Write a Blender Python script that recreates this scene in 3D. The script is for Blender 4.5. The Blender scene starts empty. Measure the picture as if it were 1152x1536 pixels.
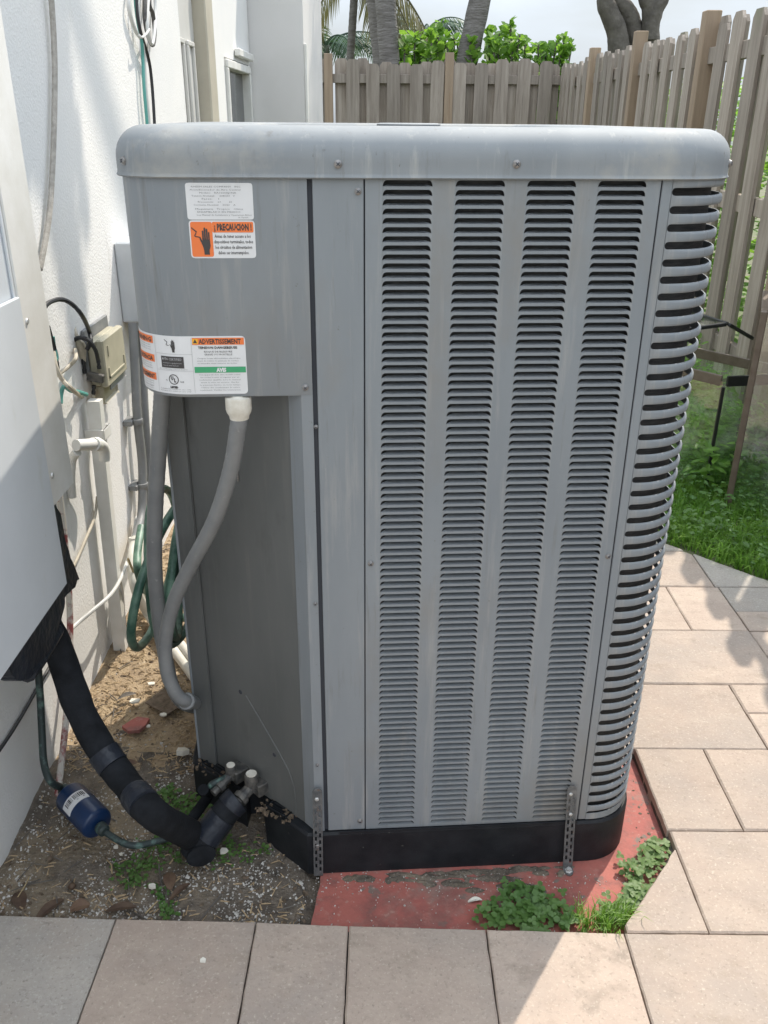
import bpy, bmesh, math, random
from mathutils import Vector, Matrix, noise
R = math.radians
random.seed(7)
SC = bpy.context.scene
COL = SC.collection

# ------------------------------------------------------------------ camera, sky, sun, exposure
CAM_H, PITCH, ROLL, FPX = 1.5, R(24.6), R(0.5), 1293.0
CAM_M = Matrix.Translation((0, 0, CAM_H)) @ Matrix.Rotation(math.pi/2 - PITCH, 4, 'X') @ Matrix.Rotation(ROLL, 4, 'Z')
cd = bpy.data.cameras.new('camera')
cam = bpy.data.objects.new('camera', cd)
COL.objects.link(cam)
cam.matrix_world = CAM_M
cd.sensor_fit = 'VERTICAL'
cd.sensor_height = 36.0
cd.lens = 36.0*FPX/1536.0
cd.clip_start = 0.05
cd.clip_end = 600
SC.camera = cam

SUN_EL = R(54)
SUN_DIR = Vector((0.545*math.cos(SUN_EL), 0.838*math.cos(SUN_EL), math.sin(SUN_EL))).normalized()
sl = bpy.data.lights.new('sun', 'SUN')
sl.energy = 4.0
sl.angle = R(0.5)
sl.color = (1.0, 0.91, 0.78)
so = bpy.data.objects.new('sun', sl)
COL.objects.link(so)
so.rotation_euler = SUN_DIR.to_track_quat('Z', 'Y').to_euler()

w = bpy.data.worlds.new('World')
SC.world = w
w.use_nodes = True
nt = w.node_tree
for n_ in list(nt.nodes):
    nt.nodes.remove(n_)
wo = nt.nodes.new('ShaderNodeOutputWorld')
bg = nt.nodes.new('ShaderNodeBackground')
sky = nt.nodes.new('ShaderNodeTexSky')
sky.sky_type = 'NISHITA'
sky.sun_disc = False
sky.sun_elevation = SUN_EL
sky.sun_rotation = math.atan2(0.545, 0.838)
sky.dust_density = 2.5
sky.air_density = 1.2
tc = nt.nodes.new('ShaderNodeTexCoord')
mp = nt.nodes.new('ShaderNodeMapping')
mp.inputs['Scale'].default_value = (1.2, 1.2, 4.0)
ns = nt.nodes.new('ShaderNodeTexNoise')
ns.inputs['Scale'].default_value = 2.6
ns.inputs['Detail'].default_value = 7
ns.inputs['Roughness'].default_value = 0.55
cr = nt.nodes.new('ShaderNodeValToRGB')
cr.color_ramp.elements[0].position = 0.30
cr.color_ramp.elements[0].color = (0.75, 0.75, 0.75, 1)
cr.color_ramp.elements[1].position = 0.62
cr.color_ramp.elements[1].color = (1, 1, 1, 1)
cc = nt.nodes.new('ShaderNodeValToRGB')
cc.color_ramp.elements[0].position = 0.35
cc.color_ramp.elements[0].color = (0.66, 0.72, 0.80, 1)
cc.color_ramp.elements[1].position = 0.66
cc.color_ramp.elements[1].color = (0.91, 1.0, 1.09, 1)
mx = nt.nodes.new('ShaderNodeMix')
mx.data_type = 'RGBA'
nt.links.new(tc.outputs['Generated'], mp.inputs['Vector'])
nt.links.new(mp.outputs['Vector'], ns.inputs['Vector'])
nt.links.new(ns.outputs['Fac'], cr.inputs['Fac'])
nt.links.new(ns.outputs['Fac'], cc.inputs['Fac'])
nt.links.new(cr.outputs['Color'], mx.inputs[0])
nt.links.new(sky.outputs['Color'], mx.inputs[6])
# overcast-style gradient, zenith raised well above the horizon to fill the shade
sx = nt.nodes.new('ShaderNodeSeparateXYZ')
lum = nt.nodes.new('ShaderNodeMapRange')
lum.inputs['From Min'].default_value = 0.0
lum.inputs['From Max'].default_value = 1.0
lum.inputs['To Min'].default_value = 4.5
lum.inputs['To Max'].default_value = 19.0
vm = nt.nodes.new('ShaderNodeVectorMath')
vm.operation = 'SCALE'
nt.links.new(tc.outputs['Generated'], sx.inputs[0])
nt.links.new(sx.outputs['Z'], lum.inputs['Value'])
nt.links.new(cc.outputs['Color'], vm.inputs[0])
nt.links.new(lum.outputs[0], vm.inputs['Scale'])
nt.links.new(vm.outputs[0], mx.inputs[7])
nt.links.new(mx.outputs[2], bg.inputs['Color'])
bg.inputs['Strength'].default_value = 0.15
nt.links.new(bg.outputs['Background'], wo.inputs['Surface'])

SC.view_settings.view_transform = 'Standard'
SC.view_settings.look = 'None'
SC.view_settings.exposure = 0.2
SC.view_settings.gamma = 1.0
SC.view_settings.use_curve_mapping = False

# ------------------------------------------------------------------ sight lines: meet a real plane of the place
def ray(px, py):
    v = Vector(((px-576)/FPX, -(py-768)/FPX, -1.0))
    return CAM_M.to_3x3() @ v
CP = Vector((0, 0, CAM_H))
def hit(px, py, p0, n):
    d = ray(px, py); n = Vector(n)
    return CP + d*((Vector(p0)-CP).dot(n)/d.dot(n))
def G(px, py, z=0.0): return hit(px, py, (0, 0, z), (0, 0, 1))
def WX(px, py, x): return hit(px, py, (x, 0, 0), (1, 0, 0))
def WY(px, py, y): return hit(px, py, (0, y, 0), (0, 1, 0))

# ------------------------------------------------------------------ mesh helpers
class MB:
    def __init__(s): s.v = []; s.f = []
    def add(s, vs, fs):
        o = len(s.v); s.v += [tuple(a) for a in vs]; s.f += [tuple(i+o for i in f) for f in fs]
    def box(s, a, b, m=None):
        x0, y0, z0 = a; x1, y1, z1 = b
        vs = [Vector(p) for p in ((x0,y0,z0),(x1,y0,z0),(x1,y1,z0),(x0,y1,z0),(x0,y0,z1),(x1,y0,z1),(x1,y1,z1),(x0,y1,z1))]
        if m: vs = [m @ p for p in vs]
        s.add(vs, ((0,3,2,1),(4,5,6,7),(0,1,5,4),(1,2,6,5),(2,3,7,6),(3,0,4,7)))
    def bbox(s, a, b, e, m=None):
        # box with chamfered edges
        (x0,y0,z0),(x1,y1,z1) = a, b
        rings = [(z0,e),(z0+e,0),(z1-e,0),(z1,e)]
        vs = []
        for z, i in rings:
            q = e if i == 0 else e
            pts = [(x0+i+q,y0+i),(x1-i-q,y0+i),(x1-i,y0+i+q),(x1-i,y1-i-q),(x1-i-q,y1-i),(x0+i+q,y1-i),(x0+i,y1-i-q),(x0+i,y0+i+q)]
            vs += [Vector((p[0],p[1],z)) for p in pts]
        if m: vs = [m @ p for p in vs]
        fs = [tuple(range(7,-1,-1)), tuple(range(24,32))]
        for r in range(3):
            for i in range(8):
                j = (i+1) % 8
                fs.append((r*8+i, r*8+j, r*8+8+j, r*8+8+i))
        s.add(vs, fs)
    def prism(s, poly, z0, z1, m=None):
        n = len(poly)
        vs = [Vector((p[0],p[1],z0)) for p in poly] + [Vector((p[0],p[1],z1)) for p in poly]
        if m: vs = [m @ p for p in vs]
        s.add(vs, [tuple(range(n-1,-1,-1)), tuple(range(n,2*n))] + [(i,(i+1)%n,n+(i+1)%n,n+i) for i in range(n)])
    def loft(s, rings, closed=True, cap=True):
        n = len(rings[0]); o = len(s.v)
        for r in rings: s.v += [tuple(p) for p in r]
        for k in range(len(rings)-1):
            for i in range(n if closed else n-1):
                j = (i+1) % n
                s.f.append((o+k*n+i, o+k*n+j, o+(k+1)*n+j, o+(k+1)*n+i))
        if cap and closed:
            s.f.append(tuple(o+i for i in range(n-1,-1,-1)))
            e = o+(len(rings)-1)*n
            s.f.append(tuple(e+i for i in range(n)))
    def tube(s, pts, r, seg=10, cap=True, sq=1.0):
        pts = [Vector(p) for p in pts]
        n = len(pts)
        rad = r if isinstance(r, (list, tuple)) else [r]*n
        t0 = (pts[1]-pts[0]).normalized()
        a = t0.orthogonal().normalized()
        rings = []
        for i, p in enumerate(pts):
            t = (pts[min(i+1,n-1)]-pts[max(i-1,0)]).normalized()
            a = (a - t*a.dot(t)).normalized()
            b = t.cross(a)
            rings.append([p + (a*math.cos(2*math.pi*k/seg) + b*math.sin(2*math.pi*k/seg)*sq)*rad[i] for k in range(seg)])
        s.loft(rings, True, cap)
    def lathe(s, prof, seg=16, m=None):
        # prof: (radius, height) pairs round z
        rings = []
        for r, z in prof:
            ring = [Vector((r*math.cos(2*math.pi*k/seg), r*math.sin(2*math.pi*k/seg), z)) for k in range(seg)]
            if m: ring = [m @ p for p in ring]
            rings.append(ring)
        s.loft(rings)
    def mesh(s, name, mat, smooth=False, auto=None):
        me = bpy.data.meshes.new(name)
        me.from_pydata(s.v, [], s.f)
        bm = bmesh.new(); bm.from_mesh(me)
        bmesh.ops.recalc_face_normals(bm, faces=bm.faces)
        bm.to_mesh(me); bm.free()
        if smooth:
            me.polygons.foreach_set('use_smooth', [True]*len(me.polygons))
            if auto is not None:
                me.set_sharp_from_angle(angle=R(auto))
        if mat: me.materials.append(mat)
        me.update()
        return me
    def obj(s, name, mat, parent=None, smooth=False, auto=40, recalc=True):
        return link(name, s.mesh(name, mat, smooth, auto), parent)
    def raw(s, name, mat, parent=None, smooth=False):
        me = bpy.data.meshes.new(name); me.from_pydata(s.v, [], s.f)
        if smooth: me.polygons.foreach_set('use_smooth', [True]*len(me.polygons))
        me.materials.append(mat); me.update()
        return link(name, me, parent)

def link(name, data, parent=None):
    o = bpy.data.objects.new(name, data)
    COL.objects.link(o)
    if parent: o.parent = parent
    return o
def tag(o, label=None, cat=None, group=None, kind=None):
    if label: o['label'] = label
    if cat: o['category'] = cat
    if group: o['group'] = group
    if kind: o['kind'] = kind
    return o
def thing(name, loc, label, cat, group=None, rz=0.0):
    o = bpy.data.objects.new(name, None); COL.objects.link(o)
    o.location = loc; o.rotation_euler = (0, 0, rz); o.empty_display_size = 0.1
    return tag(o, label, cat, group)
def own(ob, parent):
    # parent while keeping the world place
    ob.parent = parent
    ob.matrix_parent_inverse = Matrix.LocRotScale(parent.location, parent.rotation_euler, None).inverted()
    return ob
def smooth_path(pts, n=8):
    pts = [Vector(p) for p in pts]
    out = []
    for i in range(len(pts)-1):
        p0 = pts[max(i-1,0)]; p1 = pts[i]; p2 = pts[i+1]; p3 = pts[min(i+2,len(pts)-1)]
        for k in range(n):
            t = k/n
            out.append(0.5*((2*p1)+(p2-p0)*t+(2*p0-5*p1+4*p2-p3)*t*t+(3*p1-p0-3*p2+p3)*t**3))
    out.append(pts[-1])
    return out
def basis(z, x=None):
    z = Vector(z).normalized()
    x = Vector(x) if x is not None else z.orthogonal()
    x = (x - z*x.dot(z)).normalized()
    y = z.cross(x)
    return Matrix((x, y, z)).transposed().to_4x4()
def rrect(x0, y0, x1, y1, r, seg=8):
    # r: radii for corners (x1,y0),(x1,y1),(x0,y1),(x0,y0)
    if not isinstance(r, (list, tuple)): r = [r]*4
    out = []
    for (cx, cy, a0), rr in zip(((x1,y0,-90),(x1,y1,0),(x0,y1,90),(x0,y0,180)), r):
        sx = -1 if cx == x1 else 1; sy = 1 if cy == y0 else -1
        for k in range(seg+1):
            a = R(a0+90*k/seg)
            out.append((cx+sx*rr+rr*math.cos(a), cy+sy*rr+rr*math.sin(a)))
    return out

# ------------------------------------------------------------------ materials
def mat(name, col, rough=0.6, col2=None, scale=20.0, mixr=(0.35,0.65), bump=0.0, bscale=200.0, metallic=0.0, spec=0.5,
        stretch=(1,1,1), detail=5, rnd=0.0, coord='Object', extra=None, bdist=0.002, warp=0.0, wscale=5.0):
    m = bpy.data.materials.new(name); m.use_nodes = True
    t = m.node_tree; N = t.nodes; Lk = t.links
    b = N['Principled BSDF']
    b.inputs['Roughness'].default_value = rough
    b.inputs['Metallic'].default_value = metallic
    b.inputs['Specular IOR Level'].default_value = spec
    b.inputs['Base Color'].default_value = (*col, 1)
    tcn = N.new('ShaderNodeTexCoord')
    vec = tcn.outputs[coord]
    oi = None
    if rnd > 0:
        oi = N.new('ShaderNodeObjectInfo')
        ad = N.new('ShaderNodeVectorMath'); ad.operation = 'ADD'
        sc_ = N.new('ShaderNodeVectorMath'); sc_.operation = 'SCALE'; sc_.inputs[0].default_value = (37.0, 17.0, 53.0)
        Lk.new(oi.outputs['Random'], sc_.inputs['Scale'])
        Lk.new(vec, ad.inputs[0]); Lk.new(sc_.outputs[0], ad.inputs[1]); vec = ad.outputs[0]
    mpn = N.new('ShaderNodeMapping'); mpn.inputs['Scale'].default_value = stretch
    Lk.new(vec, mpn.inputs['Vector'])
    out = None
    if col2 is not None:
        nz = N.new('ShaderNodeTexNoise'); nz.inputs['Scale'].default_value = scale; nz.inputs['Detail'].default_value = detail
        nz.inputs['Roughness'].default_value = 0.6
        Lk.new(mpn.outputs[0], nz.inputs['Vector'])
        rp = N.new('ShaderNodeValToRGB')
        rp.color_ramp.elements[0].position = mixr[0]; rp.color_ramp.elements[0].color = (*col, 1)
        rp.color_ramp.elements[1].position = mixr[1]; rp.color_ramp.elements[1].color = (*col2, 1)
        Lk.new(nz.outputs['Fac'], rp.inputs['Fac']); out = rp.outputs['Color']
    if rnd > 0:
        hv = N.new('ShaderNodeHueSaturation')
        mr = N.new('ShaderNodeMapRange'); mr.inputs['To Min'].default_value = 1-rnd; mr.inputs['To Max'].default_value = 1+rnd
        Lk.new(oi.outputs['Random'], mr.inputs['Value']); Lk.new(mr.outputs[0], hv.inputs['Value'])
        if out: Lk.new(out, hv.inputs['Color'])
        else: hv.inputs['Color'].default_value = (*col, 1)
        out = hv.outputs['Color']
    if extra:
        # further layers: (colour, scale, lo, hi, stretch)
        for (ec, es, lo, hi, est) in extra:
            mp2 = N.new('ShaderNodeMapping'); mp2.inputs['Scale'].default_value = est
            Lk.new(vec, mp2.inputs['Vector'])
            n2 = N.new('ShaderNodeTexNoise'); n2.inputs['Scale'].default_value = es; n2.inputs['Detail'].default_value = 6
            n2.inputs['Roughness'].default_value = 0.65
            Lk.new(mp2.outputs[0], n2.inputs['Vector'])
            r2 = N.new('ShaderNodeMapRange'); r2.inputs['From Min'].default_value = lo; r2.inputs['From Max'].default_value = hi
            Lk.new(n2.outputs['Fac'], r2.inputs['Value'])
            mm = N.new('ShaderNodeMix'); mm.data_type = 'RGBA'
            Lk.new(r2.outputs[0], mm.inputs[0])
            if out: Lk.new(out, mm.inputs[6])
            else: mm.inputs[6].default_value = (*col, 1)
            mm.inputs[7].default_value = (*ec, 1)
            out = mm.outputs[2]
    if out: Lk.new(out, b.inputs['Base Color'])
    if bump > 0:
        bn = N.new('ShaderNodeTexNoise'); bn.inputs['Scale'].default_value = bscale; bn.inputs['Detail'].default_value = 4
        Lk.new(mpn.outputs[0], bn.inputs['Vector'])
        bp = N.new('ShaderNodeBump'); bp.inputs['Strength'].default_value = bump; bp.inputs['Distance'].default_value = bdist
        Lk.new(bn.outputs['Fac'], bp.inputs['Height']); Lk.new(bp.outputs[0], b.inputs['Normal'])
        if warp > 0:
            wn = N.new('ShaderNodeTexNoise'); wn.inputs['Scale'].default_value = wscale; wn.inputs['Detail'].default_value = 1.5
            Lk.new(mpn.outputs[0], wn.inputs['Vector'])
            wp_ = N.new('ShaderNodeBump'); wp_.inputs['Strength'].default_value = 1.0; wp_.inputs['Distance'].default_value = warp
            Lk.new(wn.outputs['Fac'], wp_.inputs['Height']); Lk.new(wp_.outputs[0], bp.inputs['Normal'])
    return m

M = {}
M['unit'] = mat('grey_enamel', (0.195,0.215,0.235), 0.5, (0.245,0.265,0.283), 5, mixr=(.3,.7), bump=0.06, bscale=900, stretch=(1,1,.35), warp=.006, wscale=5,
                extra=[((0.34,0.335,0.325), 16, .54, .80, (2.4,2.4,.18)), ((0.175,0.178,0.178), 24, .58, .76, (2.6,2.6,.22)), ((0.15,0.15,0.148), 75, .66, .73, (1,1,1)), ((0.40,0.385,0.36), 44, .69, .80, (2,2,.3)), ((0.22,0.205,0.185), 3.2, .52, .78, (1,1,.6))])
M['lid'] = mat('weathered_lid', (0.195,0.213,0.23), 0.68, (0.255,0.272,0.284), 5, mixr=(.3,.7), bump=0.08, bscale=700, stretch=(1,1,.4), warp=.006, wscale=6,
               extra=[((0.38,0.38,0.365), 24, .58, .84, (2.5,2.5,.16)), ((0.17,0.17,0.168), 20, .60, .76, (2.4,2.4,.3)), ((0.14,0.14,0.14), 95, .67, .73, (1,1,.6)), ((0.36,0.345,0.31), 5, .52, .74, (1,1,1))])
M['recess'] = mat('grey_enamel_shaded', (0.115,0.12,0.118), 0.5, (0.14,0.143,0.14), 7, bump=0.05, bscale=900, stretch=(1,1,.4), warp=.006, extra=[((0.16,0.158,0.15), 18, .56, .80, (2.4,2.4,.2)), ((0.085,0.085,0.082), 8, .56, .76, (1,1,.5)), ((0.22,0.21,0.19), 70, .70, .78, (1,1,1))])  # enamel darkened in colour to stand in for shade under the control box
M['black_plastic'] = mat('black_base_plastic', (0.009,0.011,0.014), 0.55, (0.020,0.022,0.026), 16, spec=.3, bump=0.2, bscale=300,
                         extra=[((0.20,0.19,0.17), 70, .68, .80, (1,1,.7))])
M['coil'] = mat('coil_fins', (0.035,0.037,0.041), 0.55, (0.075,0.074,0.075), 40, stretch=(1,1,6), bump=0.5, bscale=260, metallic=0.4)
M['dark'] = mat('dark_gap', (0.04,0.044,0.055), 0.7)
M['screw'] = mat('screw_steel', (0.20,0.20,0.21), 0.42, (0.32,0.30,0.28), 300, metallic=0.6)
M['screw_bright'] = mat('bright_screw', (0.62,0.62,0.62), 0.35, (0.5,0.5,0.48), 300, metallic=0.5)
M['strap'] = mat('galvanised_strap', (0.10,0.105,0.11), 0.55, (0.19,0.19,0.19), 60, metallic=0.3, bump=.2, bscale=400,
                 extra=[((0.20,0.11,0.06), 40, .64, .74, (1,1,1))])
M['stucco'] = mat('white_stucco', (0.80,0.79,0.77), 0.85, (0.76,0.76,0.75), 3, bump=0.4, bscale=150, bdist=.004,
                  extra=[((0.55,0.53,0.48), 8, .64, .84, (1,1,.3))])
M['white_paint'] = mat('white_paint', (0.76,0.755,0.73), 0.55, (0.68,0.67,0.63), 12, bump=0.08, bscale=200,
                       extra=[((0.50,0.47,0.38), 26, .66, .84, (1,1,.3))])
M['white_metal'] = mat('white_sheet_metal', (0.64,0.675,0.71), 0.42, (0.60,0.635,0.67), 6,
                       extra=[((0.50,0.51,0.46), 10, .58, .82, (1,1,.35)), ((0.45,0.44,0.38), 50, .70, .78, (1,1,1))])
M['wing'] = mat('pale_grey_render', (0.66,0.645,0.635), 0.85, (0.63,0.62,0.605), 3, bump=0.3, bscale=150)
M['door'] = mat('white_door_paint', (0.62,0.61,0.58), 0.5, (0.57,0.56,0.53), 5)
M['beige'] = mat('beige_casing', (0.50,0.46,0.37), 0.6, (0.45,0.41,0.33), 8)
M['glass_dark'] = mat('dark_window_glass', (0.03,0.035,0.045), 0.08)
M['beige_plastic'] = mat('beige_plastic', (0.44,0.41,0.31), 0.55, (0.38,0.355,0.27), 18, bump=.05, bscale=300)
M['grey_plastic'] = mat('grey_conduit', (0.19,0.195,0.20), 0.5, (0.225,0.23,0.23), 22,
                        extra=[((0.40,0.40,0.38), 60, .64, .78, (1,1,1))])
M['grey_box'] = mat('grey_box_metal', (0.56,0.58,0.60), 0.5, (0.50,0.52,0.54), 9)
M['white_pvc'] = mat('white_pvc', (0.66,0.64,0.58), 0.5, (0.56,0.54,0.48), 20)
M['cable_black'] = mat('black_cable', (0.018,0.019,0.022), 0.5)
M['cable_cream'] = mat('cream_cable', (0.52,0.47,0.38), 0.6, (0.40,0.36,0.29), 30)
M['cable_white'] = mat('white_cable', (0.60,0.60,0.58), 0.5)
M['cable_teal'] = mat('teal_cable', (0.10,0.33,0.29), 0.5)
M['rope'] = mat('weathered_rope', (0.43,0.40,0.36), 0.9, (0.30,0.28,0.25), 60, bump=.6, bscale=300)
M['hose'] = mat('green_hose', (0.03,0.085,0.06), 0.45, (0.16,0.27,0.20), 18, mixr=(.4,.7))
M['steel'] = mat('dull_steel', (0.06,0.06,0.062), 0.6, (0.15,0.14,0.125), 60, metallic=.4)
M['foam'] = mat('black_foam_insulation', (0.009,0.010,0.012), 0.9, (0.018,0.020,0.024), 22, bump=.5, bscale=120, spec=.2,
                extra=[((0.16,0.16,0.16), 120, .70, .78, (1,1,1))])
M['tape'] = mat('black_tape', (0.010,0.012,0.018), 0.42, (0.020,0.025,0.036), 12, spec=.35, bump=.7, bscale=45, bdist=.006, extra=[((0.10,0.10,0.10), 80, .66, .76, (1,1,1))])
M['brown_dirt'] = mat('clod', (0.10,0.075,0.05), 0.95, (0.19,0.14,0.10), 70, bump=1, bscale=140, bdist=.006)
M['blue'] = mat('blue_enamel', (0.007,0.024,0.075), 0.3, (0.009,0.030,0.09), 14, bump=.04, bscale=400,
                extra=[((0.10,0.10,0.10), 90, .70, .76, (1,1,1))])
M['copper_patina'] = mat('patinated_copper', (0.035,0.05,0.05), 0.55, (0.13,0.22,0.19), 40, mixr=(.52,.7), metallic=.2)
M['red_white'] = mat('red_paint_flaking', (0.26,0.07,0.065), 0.75, (0.22,0.055,0.055), 12,
                     extra=[((0.55,0.52,0.47), 7, .47, .53, (1,1,1)), ((0.40,0.30,0.26), 60, .62, .74, (1,1,1))])
M['sticker'] = mat('white_sticker', (0.72,0.72,0.73), 0.4, (0.66,0.66,0.67), 8)
M['orange'] = mat('orange_print', (0.80,0.19,0.05), 0.45)
M['green_print'] = mat('green_print', (0.05,0.33,0.15), 0.45)
M['ink'] = mat('dark_ink', (0.05,0.045,0.045), 0.5)
M['ink_grey'] = mat('grey_ink', (0.22,0.22,0.23), 0.5)
M['ink_line'] = mat('pale_ink', (0.45,0.45,0.46), 0.5)
M['yellow'] = mat('yellow_print', (0.85,0.42,0.03), 0.45)
M['wood_grey'] = mat('weathered_wood', (0.225,0.188,0.155), 0.9, (0.375,0.325,0.278), 9, mixr=(.3,.7), stretch=(3,3,.22), bump=.7, bscale=30, bdist=.004, rnd=.24,
                     extra=[((0.12,0.10,0.085), 26, .60, .72, (3,3,.08)), ((0.20,0.22,0.13), 3, .62, .80, (1,1,.5)), ((0.09,0.075,0.06), 24, .74, .77, (1,1,.6))])
M['wood_tan'] = mat('new_wood', (0.27,0.20,0.14), 0.85, (0.37,0.28,0.20), 9, mixr=(.3,.7), stretch=(3,3,.2), bump=.5, bscale=30, bdist=.003, rnd=.10,
                    extra=[((0.22,0.14,0.08), 26, .60, .70, (3,3,.08))])
M['paver'] = mat('stone_paver', (0.378,0.300,0.250), 0.85, (0.44,0.358,0.296), 12, mixr=(.3,.7), bump=.5, bscale=70, bdist=.004, rnd=.10,
                 extra=[((0.315,0.272,0.240), 2.2, .46, .70, (1,1,1)), ((0.31,0.252,0.204), 9, .54, .76, (1.6,2.6,1)), ((0.24,0.20,0.165), 5, .62, .74, (1,1,1)), ((0.54,0.465,0.385), 165, .56, .74, (1,1,1)), ((0.24,0.20,0.165), 140, .57, .74, (1,1,1))])
M['paver_grey'] = mat('grey_stone_paver', (0.31,0.285,0.26), 0.85, (0.375,0.34,0.30), 12, mixr=(.3,.7), bump=.5, bscale=70, bdist=.004, rnd=.08,
                 extra=[((0.36,0.30,0.25), 2.2, .50, .74, (1,1,1)), ((0.24,0.215,0.19), 14, .60, .74, (1.0,3.0,1)), ((0.46,0.425,0.38), 165, .54, .70, (1,1,1)), ((0.20,0.178,0.155), 140, .57, .74, (1,1,1))])
M['joint'] = mat('joint_sand', (0.06,0.05,0.042), 0.95, (0.10,0.085,0.07), 60)
M['slab'] = mat('red_painted_concrete', (0.37,0.115,0.092), 0.75, (0.31,0.092,0.078), 8, bump=.5, bscale=90, bdist=.004,
                extra=[((0.20,0.165,0.14), 7.5, .50, .68, (1,1,1)), ((0.16,0.135,0.115), 26, .60, .65, (1,1,1)), ((0.42,0.22,0.18), 60, .60, .68, (1,1,1)), ((0.23,0.085,0.072), 17, .48, .66, (1,1,1)), ((0.40,0.17,0.14), 40, .60, .74, (1,1,1)), ((0.07,0.06,0.05), 60, .68, .73, (1,1,1)), ((0.45,0.42,0.38), 260, .70, .76, (1,1,1))])
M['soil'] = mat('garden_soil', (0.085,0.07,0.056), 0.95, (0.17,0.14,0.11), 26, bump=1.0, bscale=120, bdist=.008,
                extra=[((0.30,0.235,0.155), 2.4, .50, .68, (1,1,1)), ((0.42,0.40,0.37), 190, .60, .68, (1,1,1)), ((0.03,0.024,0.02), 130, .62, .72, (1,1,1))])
M['sunlit_sandy'] = mat('sunlit_sandy_soil', (0.38,0.29,0.185), 0.95, (0.27,0.20,0.13), 18, bump=1.0, bscale=110, bdist=.008, extra=[((0.15,0.11,0.08), 34, .58, .72, (1,1,1)), ((0.50,0.42,0.31), 90, .58, .72, (1,1,1))])  # tan sand tone, brightened in colour where sunlight falls at the back
M['ground'] = mat('sandy_ground', (0.16,0.14,0.10), 0.95, (0.10,0.13,0.05), 2.0, bump=.6, bscale=30)
M['stone'] = mat('pale_gravel', (0.34,0.32,0.29), 0.9, (0.60,0.58,0.55), 60, mixr=(.4,.6))
M['mulch'] = mat('straw_mulch', (0.48,0.36,0.22), 0.95, (0.28,0.20,0.12), 30)
M['chip'] = mat('white_chip', (0.72,0.69,0.62), 0.8, (0.6,0.56,0.48), 60)
M['leaf_dead'] = mat('dead_leaf', (0.075,0.04,0.026), 0.7, (0.12,0.075,0.045), 60, rnd=.3)
M['straw'] = mat('dry_straw', (0.35,0.27,0.15), 0.9)
def leaf(name, c1, c2, tr=(.12,.3,.03), tw=.35):
    m = mat(name, c1, 0.5, c2, 3.5, mixr=(.35,.65))
    t = m.node_tree; N = t.nodes
    tl = N.new('ShaderNodeBsdfTranslucent'); tl.inputs['Color'].default_value = (*tr, 1)
    ms = N.new('ShaderNodeMixShader'); ms.inputs[0].default_value = tw
    o = N['Material Output']
    t.links.new(N['Principled BSDF'].outputs[0], ms.inputs[1]); t.links.new(tl.outputs[0], ms.inputs[2])
    t.links.new(ms.outputs[0], o.inputs['Surface'])
    return m
M['weed'] = leaf('weed_leaf', (0.075,0.165,0.04), (0.13,0.225,0.06))
M['weed_pale'] = leaf('pale_weed_leaf', (0.11,0.19,0.055), (0.17,0.25,0.09))
M['grass'] = leaf('grass_blade', (0.095,0.20,0.03), (0.17,0.29,0.05), (.32,.58,.09), .45)
M['shrub'] = leaf('bright_leaf', (0.11,0.23,0.03), (0.17,0.31,0.05), (.28,.52,.06), .45)
M['palm'] = leaf('palm_leaflet', (0.025,0.06,0.035), (0.05,0.10,0.05), (.06,.14,.04), .25)
M['palm_dry'] = leaf('dry_palm_leaflet', (0.12,0.12,0.055), (0.18,0.16,0.08), (.2,.2,.08), .25)
M['bark'] = mat('grey_palm_bark', (0.22,0.205,0.195), 0.95, (0.13,0.12,0.11), 6, stretch=(1,1,5), bump=.8, bscale=12, bdist=.02)
M['bark_dark'] = mat('dark_bark', (0.15,0.135,0.12), 0.95, (0.09,0.08,0.07), 8, bump=.8, bscale=20, bdist=.02)
M['bronze'] = mat('bronze_trim', (0.10,0.075,0.055), 0.45, (0.14,0.11,0.085), 20)
M['black_trim'] = mat('black_trim', (0.010,0.011,0.012), 0.4)
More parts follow.
